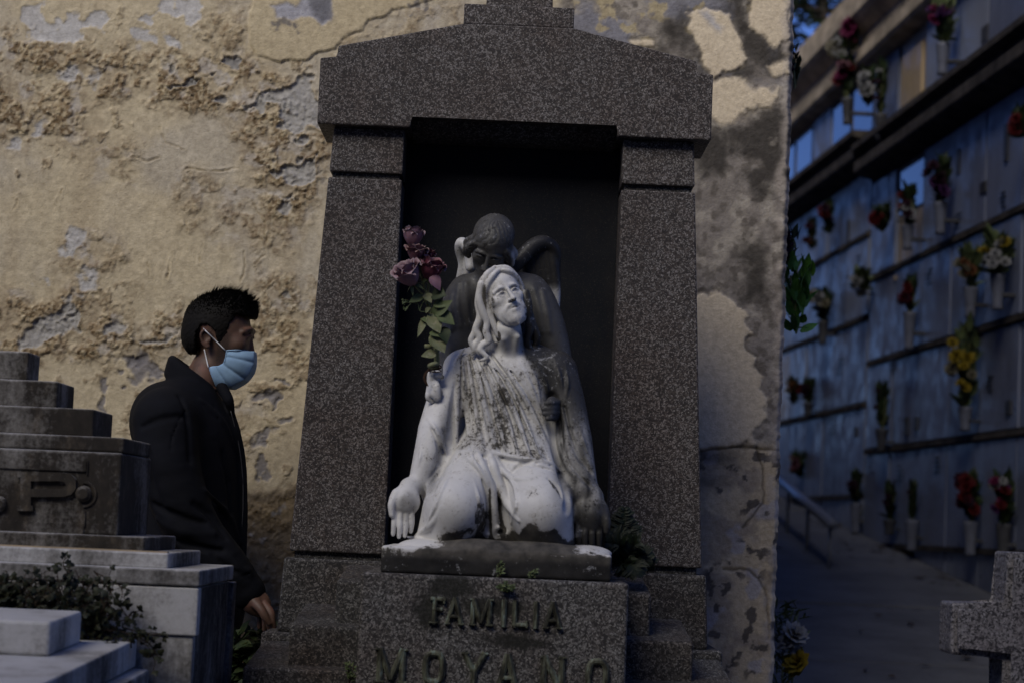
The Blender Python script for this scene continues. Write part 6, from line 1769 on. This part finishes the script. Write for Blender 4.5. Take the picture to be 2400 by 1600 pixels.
# on the side of the ochre building, peeping round its corner
def side(px, py, Y): return W(px, py, Y)
r = bouquet('hanging_plant', 'bright green broad leaved plant peeping round the plaster corner', side(1868, 706, 6.25), 0.15, 0.20, ['plum'], LEAF_BRIGHT, None, 1, 61, 0.03, 60, None, 'plant', leaf=0.062)
bouquet('flower_bouquet', 'plum coloured flowers just above the bright green hanging plant', side(1850, 592, 6.30), 0.08, 0.10, ['plum', 'purple'], LEAF_DARK, None, 8, 62, 0.05, 25, 'flowers at the plaster corner', leaf=0.05)
bouquet('flower_bouquet', 'dark red flowers at the top of the plaster corner against the sky', side(1864, 160, 6.30), 0.06, 0.13, ['plum', 'red'], LEAF_DARK, None, 8, 63, 0.045, 20, 'flowers at the plaster corner', leaf=0.04)
def roses_at_corner():
    root = thing('potted_flowers', (0.86, 6.55, ramp_z(6.55)), 'white and yellow roses with fine green leaves low at the plaster corner', 'flowers')
    c = side(1838, 1510, 6.55)
    zb = ramp_z(6.55)
    MB().lathe([(0.05, 0.0), (0.06, 0.10), (0.075, 0.22), (0.08, 0.24), (0.066, 0.24), (0.06, 0.2)], (c[0], 6.55, zb), 18).build('pot', VASE_D, root, True)
    f, s = MB(), MB(); rnd = random.Random(9)
    for i in range(240):
        t = rnd.random(); p = np.array([c[0] + rnd.gauss(0, 0.022), 6.55 + rnd.gauss(0, 0.03), zb + 0.22 + (c[2] + 0.10 - zb - 0.2) * t])
        V, Fc = leafblade(rnd.uniform(0.03, 0.06), 0.008, 0.1, 3); d = np.array([rnd.uniform(-1, 1), rnd.uniform(-1, 1), rnd.uniform(0, 1.2)])
        f.add(orient(V, d, (rnd.random(), rnd.random(), 1)) + p, Fc)
    for q in ((1861, 1476), (1867, 1540), (1835, 1500)):
        s.tube([(c[0], 6.55, zb + 0.15), side(*q, 6.52)], 0.003, 5)
    s.build('stems', STEM, root); fo = f.build('foliage', LEAF_DULL, root); fo['kind'] = 'stuff'
    for (px, py, col, sz) in ((1862, 1474, 'white', 0.055), (1850, 1490, 'white', 0.045), (1868, 1538, 'yellow', 0.055)):
        for k in range(2):
            o = blossom(col, side(px, py + 8 * k, 6.48 + 0.015 * k) - np.array([0, 0, 0.015]), sz, root, rnd)
roses_at_corner()

# ------------------------------------------------------------------ granite cross at the right
def cross():
    root = thing('granite_cross', (1.093, 4.26, 0), 'speckled grey granite cross standing at the lower right edge', 'cross')
    x0, x1 = 1.033, 1.155
    pol = [(x0, 0.30), (x1, 0.30), (x1, 0.922), (1.267, 0.922), (1.267, 1.028), (x1, 1.028), (x1, 1.136), (x0, 1.136), (x0, 1.028), (0.921, 1.028), (0.921, 0.922), (x0, 0.922)]
    prism('cross_body', pol, 4.215, 4.33, GRANITE_C, root, 0.006)
    i = 0.012
    pol2 = [(x0 + i, 0.31), (x1 - i, 0.31), (x1 - i, 0.922 + i), (1.267 - i, 0.922 + i), (1.267 - i, 1.028 - i), (x1 - i, 1.028 - i), (x1 - i, 1.136 - i), (x0 + i, 1.136 - i), (x0 + i, 1.028 - i), (0.921 + i, 1.028 - i), (0.921 + i, 0.922 + i), (x0 + i, 0.922 + i)]
    prism('cross_face', pol2, 4.200, 4.2145, GRANITE_C, root, 0.004)
    box('cross_base', (0.957, 4.12, -0.03), (1.237, 4.42, 0.2995), GRANITE_C, root, 0.008)
cross()

# ------------------------------------------------------------------ handrail in the alley
def rail():
    a, b = W(1948, 1226, 12.6), W(1856, 1148, 14.6)
    root = thing('handrail', (a[0], 12.6, ramp_z(12.6)), 'pale metal handrail climbing the shaded alley', 'handrail')
    d = (b - a)
    MB().tube([a - d * 0.02, b + d * 0.6], 0.034, 10).build('top_rail', METAL, root, True)
    for t in (0.02, 0.55, 1.1, 1.55):
        p = a + d * t; MB().tube([p, (p[0], p[1], ramp_z(p[1]) - 0.02)], 0.012, 8).build('post', METAL, root, True)
rail()

# ------------------------------------------------------------------ tree over the niche wall
def tree(x, y, H, seed, label):
    rnd = random.Random(seed)
    root = thing('pine_tree', (x, y, 0), label, 'tree')
    t = MB(); P = catmull([(x, y, -0.1), (x + 0.2, y, H * 0.35), (x - 0.1, y, H * 0.7), (x + 0.1, y, H)], 5); t.tube(P, [0.35, 0.25, 0.14, 0.05], 9)
    lf = MB()
    for i in range(46):
        h = H * rnd.uniform(0.42, 1.0); an = rnd.uniform(0, 6.28); L = (1 - (h / H - 0.42) / 0.62) * H * 0.24 + 0.5
        p0 = np.array([x, y, h]); e = p0 + np.array([math.cos(an) * L, math.sin(an) * L, L * rnd.uniform(0.0, 0.4)])
        t.tube([p0, 0.5 * (p0 + e) + np.array([0, 0, 0.1]), e], [0.07, 0.04, 0.015], 5)
        for k in range(90):
            s = rnd.uniform(0.25, 1.05); q = p0 + (e - p0) * s + np.array([rnd.gauss(0, .32), rnd.gauss(0, .32), rnd.gauss(0, .22)])
            V, Fc = leafblade(rnd.uniform(0.18, 0.36), 0.10, 0.2, 2); dd = (e - p0) / L + np.array([rnd.uniform(-1, 1), rnd.uniform(-1, 1), rnd.uniform(-.6, .8)])
            lf.add(orient(V, dd, (rnd.random(), rnd.random(), 1)) + q, Fc)
    t.build('trunk', BARK, root); c = lf.build('crown', LEAF_DARK, root); c['kind'] = 'stuff'
tree(5.9, 40.0, 12.5, 21, 'dark conifer showing against the sky above the niche wall cornice')

# ------------------------------------------------------------------ roses in the angel's hand
def rose(name, c, R, axis, mat, parent, seed, opened=0.5):
    """cupped bloom: nested curled petals"""
    rnd = random.Random(seed); V, Fc, rim = [], [], []
    axis = np.array(axis, float); axis /= np.linalg.norm(axis)
    a = np.cross(axis, [0.2, 0.9, 0.1]); a /= np.linalg.norm(a); b = np.cross(axis, a)
    rings = [(3, 0.28, 0.95, 0.02), (4, 0.48, 1.0, 0.10), (5, 0.72, 0.98, 0.25), (5, 0.95, 0.86, 0.45)]
    for ri, (n, rr, hh, fl) in enumerate(rings):
        for k in range(n):
            th0 = 2 * math.pi * (k + 0.37 * ri) / n + rnd.uniform(-.15, .15); span = 2 * math.pi / n * 0.72
            nu, nv = 8, 8; o = len(V); hj = hh * rnd.uniform(0.92, 1.08)
            for j in range(nv + 1):
                v = j / nv
                for i in range(nu + 1):
                    u = i / nu * 2 - 1
                    wd = math.sqrt(max(0.0, 1 - (abs(u) ** 2.6) * (0.15 + 0.85 * v ** 3)))
                    th = th0 + u * span * (0.55 + 0.55 * math.sin(math.pi * min(v * 0.62 + 0.1, 1)))
                    r = R * rr * (0.30 + 0.95 * math.sin(v * 1.9) ** 0.8 * 0.75)
                    lip = max(0.0, v - 0.78) / 0.22
                    r += R * lip ** 2 * (0.10 + fl * 0.75 * opened) + R * 0.04 * u * u * (1 if (k + ri) % 2 else -1)
                    z = R * 1.9 * hj * (v * (0.82 + 0.18 * wd) - 0.10 * lip ** 2 * (0.4 + fl)) + R * 0.05 * math.sin(u * 5 + k)
                    if v > 0.9: z -= R * 0.14 * u * u
                    V.append(np.array(c) + r * (math.cos(th) * a + math.sin(th) * b) + (z - R * 0.9) * axis)
                    rim.append(v ** 2.5)
            for j in range(nv):
                for i in range(nu):
                    q = o + j * (nu + 1) + i
                    Fc.append((q, q + 1, q + nu + 2, q + nu + 1))
    ob = mesh_obj(name, V, Fc, mat, parent, True)
    vval(ob, 'rim', rim)
    mb = MB()
    for k in range(5):
        L, F2 = leafblade(R * 0.9, R * 0.35, 0.5, 3); an = 2 * math.pi * k / 5
        mb.add(orient(L, a * math.cos(an) + b * math.sin(an) - axis * 0.15, axis) + np.array(c) - axis * R * 0.88, F2)
    mb.build('sepals', LEAF_DULL, ob)
    return ob
def rose_bunch():
    z6 = lambda x, y, Y: W(900 + x / 4.126, 520 + y / 4.126, Y)
    root = thing('rose_bunch', tuple(z6(490, 1400, 4.56)), 'faded mauve artificial roses with pale leaves tucked by the statue shoulder', 'roses')
    rose('rose_bloom', z6(282, 140, 4.56), 0.0235, (0.05, -0.12, 1.0), ROSE_P, root, 1, 0.25)
    rose('rose_bloom', z6(310, 300, 4.545), 0.0215, (0.02, -0.25, 0.9), ROSE_M, root, 2, 0.9)
    rose('rose_bloom', z6(235, 505, 4.53), 0.0300, (-0.42, -0.42, 0.72), ROSE_P, root, 3, 0.5)
    rose('rose_bloom', z6(455, 450, 4.55), 0.0270, (0.22, -0.25, 0.9), ROSE_D, root, 4, 0.6)
    rose('rose_bloom', z6(420, 320, 4.58), 0.0160, (0.2, -0.1, 0.9), ROSE_D, root, 5, 0.5)
    # loose petal hanging under the deep rose
    V, Fc = leafblade(0.034, 0.030, 0.5, 6, 0.3); pe = mesh_obj('petal', orient(V, (0.8, -0.35, -0.75), (0.3, -1, 0.4)) + z6(455, 530, 4.535), Fc, ROSE_P, root, True); vval(pe, 'rim', [0.3] * len(pe.data.vertices))
    hold = z6(490, 1420, 4.572)
    for k, pts in enumerate(([(282, 240), (330, 420), (400, 640), (470, 900), (500, 1200), (495, 1430)], [(310, 370), (370, 560), (440, 800), (480, 1050), (505, 1430)], [(285, 600), (380, 720), (450, 900), (510, 1180), (515, 1430)], [(440, 560), (430, 700), (480, 960), (520, 1240), (520, 1430)])):
        P = catmull([z6(x, y, 4.555 + 0.004 * k + 0.02 * i / 5) for i, (x, y) in enumerate(pts)], 5)
        MB().tube(P, [0.0022, 0.0024, 0.0028, 0.0040], 7).build('rose_stem', STEM, root, True)
    MB().tube([z6(470, 1370, 4.558), z6(480, 1400, 4.556)], [0.013, 0.012], 8).build('stem_sleeve', LEAF_PALE, root, True)
    MB().tube([z6(395, 1200, 4.55), z6(470, 1205, 4.558)], [0.0050, 0.0055], 8).build('cut_stem', LEAF_PALE, root, True)
    for (x0, y0, x1, y1, wd, m, cu) in ((375, 720, 250, 760, .020, LEAF_DULL, .3), (400, 700, 455, 760, .022, LEAF_PALE, .3), (470, 900, 650, 755, .030, LEAF_DULL, .15), (520, 880, 680, 975, .034, LEAF_DULL, .2), (440, 900, 545, 1070, .036, LEAF_PALE, .1), (400, 920, 325, 1110, .016, LEAF_PALE, .1), (470, 1080, 590, 1240, .042, LEAF_PALE, .25),
                                        (500, 1270, 365, 1285, .022, LEAF_PALE, .15), (470, 690, 590, 700, .040, LEAF_DARK, .2), (560, 1020, 610, 1160, .03, LEAF_DARK, .2), (400, 870, 440, 830, .012, LEAF_PALE, .2), (470, 1050, 540, 1090, .03, LEAF_DULL, .3), (380, 930, 405, 960, .016, LEAF_DULL, .2), (480, 790, 600, 800, .022, LEAF_DULL, .3)):
        A, B = z6(x0, y0, 4.552), z6(x1, y1, 4.535)
        L = float(np.linalg.norm(B - A))
        V, Fc = leafblade(L, wd, cu, 7, 0.30)
        mesh_obj('rose_leaf', orient(V, B - A, (0.15, -1, 0.35)) + A, Fc, m, root, True)
    tw = MB(); rnd = random.Random(2)
    for k in range(5):
        ring = [hold + np.array([math.cos(t) * 0.015, math.sin(t) * 0.011 - 0.004, 0.003 * k - 0.004 + 0.004 * math.sin(t + k)]) for t in np.linspace(0, 6.28, 16)]
        tw.tube(ring, 0.0011, 5)
    for k in range(4):
        tw.tube(catmull([z6(440, 1420, 4.556), z6(395, 1460 + 12 * k, 4.552), z6(382 + 6 * k, 1510, 4.553), z6(400 + 9 * k, 1560 + 10 * k, 4.556)], 5), 0.0009, 5)
    tw.build('twine', TWINE, root, True)
    sp = MB()
    for pts in ([(400, 870), (345, 860), (330, 800), (260, 780), (175, 790)], [(330, 800), (300, 730), (270, 650)], [(260, 790), (220, 830), (185, 850)], [(345, 860), (370, 790), (400, 760)], [(280, 780), (230, 760), (180, 755)]):
        sp.tube(catmull([z6(x, y, 4.55) for x, y in pts], 4), 0.0009, 5)
    for k in range(16):
        V, Fc = leafblade(0.006, 0.004, 0.1, 2); sp.add(orient(V, (rnd.uniform(-1, 1), -0.3, rnd.uniform(-1, 1)), (0, -1, 0.3)) + z6(rnd.uniform(165, 230), rnd.uniform(750, 850), 4.549), Fc)
    sp.build('dry_sprig', LEAF_DULL, root)
rose_bunch()

# ------------------------------------------------------------------ weeds on the monument
def fern():
    root = thing('fern', tuple(W(1440, 1345, 4.74) ), 'dark green fern growing between the statue plinth and the right pillar', 'fern')
    rnd = random.Random(31)
    z8 = lambda x, y, Y: W(1350 + x / 3.486, 1150 + y / 3.486, Y)
    for i, (ex, ey) in enumerate(((340, 200), (400, 130), (300, 330), (450, 240), (520, 420), (620, 560), (560, 640), (500, 700), (420, 680), (640, 600), (330, 430), (470, 560), (260, 420), (380, 300))):
        A = z8(380 + rnd.uniform(-20, 20), 640, 4.74); B = z8(ex, ey, 4.70 - rnd.uniform(0, 0.05))
        mid = 0.5 * (A + B) + np.array([0, -0.02, 0.02])
        P = catmull([A, mid, B], 12); mb = MB(); mb.tube(P, [0.0012, 0.0006], 4)
        L = np.linalg.norm(B - A)
        for k in range(3, len(P) - 1):
            t = P[k + 1] - P[k]; t /= np.linalg.norm(t); f = k / len(P)
            for s in (-1, 1):
                sd = np.cross(t, (0.1, -1, 0.2)) * s
                V, Fc = leafblade((0.030 * math.sin(math.pi * (0.15 + 0.8 * f)) + 0.004) * rnd.uniform(0.8, 1.2), 0.009, 0.3, 3)
                mb.add(orient(V, sd + t * 0.5 + np.array([0, rnd.uniform(-.3, .3), 0]), (0, -1, 0.4)) + P[k], Fc)
        mb.build('frond', FERN, root)
fern()
def weed(name, label, px, py, Y, n, h, wd, mat, seed):
    root = thing(name, tuple(W(px, py, Y)), label, 'weed')
    rnd = random.Random(seed); b = W(px, py, Y)
    st, lf = MB(), MB()
    for k in range(n):
        e = b + np.array([rnd.uniform(-wd, wd), rnd.uniform(-0.012, 0.004), h * rnd.uniform(0.4, 1.0)])
        st.tube([b + np.array([rnd.uniform(-wd, wd) * .4, 0, 0]), e], 0.0008, 4)
        for q in range(8):
            p = b + (e - b) * rnd.uniform(0.3, 1); V, Fc = leafblade(rnd.uniform(0.006, 0.012), 0.005, 0.2, 2)
            lf.add(orient(V, (rnd.uniform(-1, 1), rnd.uniform(-1, .2), rnd.uniform(-.2, 1)), (0, -1, .5)) + p, Fc)
    st.build('stems', TWIG, root); f = lf.build('foliage', mat, root); f['kind'] = 'stuff'
weed('small_weed', 'tiny yellowish weed on the pedestal edge below the statue, left one', 1172, 1352, 4.425, 5, 0.035, 0.008, LEAF_DULL, 1)
weed('small_weed', 'tiny yellowish weed on the pedestal edge below the statue, right one', 1247, 1356, 4.425, 5, 0.026, 0.007, LEAF_DULL, 2)
weed('moss_tuft', 'small mossy tuft hanging on the pedestal face above the letter I', 1186, 1388, 4.392, 16, 0.024, 0.020, LEAF_DULL, 3)
weed('step_weed', 'thin grass sprouting beside the left side of the pedestal', 822, 1600, 4.50, 8, 0.05, 0.012, LEAF_DULL, 4)
def shrub():
    base = W(592, 1545, 5.20)
    root = thing('shrub', (base[0], 5.20, -0.02), 'dark glossy shrub beside the monument steps under the hand of the walking man', 'shrub')
    rnd = random.Random(8); st, lf = MB(), MB()
    for k in range(34):
        e = base + np.array([rnd.uniform(-0.06, 0.045), rnd.uniform(-0.05, 0.05), rnd.uniform(-0.10, 0.055)])
        st.tube(catmull([(base[0], 5.20, -0.02), (base[0] + rnd.uniform(-.03, .03), 5.20, 0.5), e], 5), [0.005, 0.003, 0.0015], 5)
        for q in range(9):
            V, Fc = leafblade(rnd.uniform(0.03, 0.05), 0.022, 0.25, 4)
            lf.add(orient(V, (rnd.uniform(-1, 1), rnd.uniform(-1, .4), rnd.uniform(-.5, 1)), (rnd.uniform(-.4, .4), -.6, 1)) + e + np.array([rnd.gauss(0, .018), rnd.gauss(0, .018), rnd.gauss(0, .02)]), Fc)
    st.build('stems', TWIG, root); f = lf.build('foliage', LEAF_DARK, root); f['kind'] = 'stuff'
shrub()
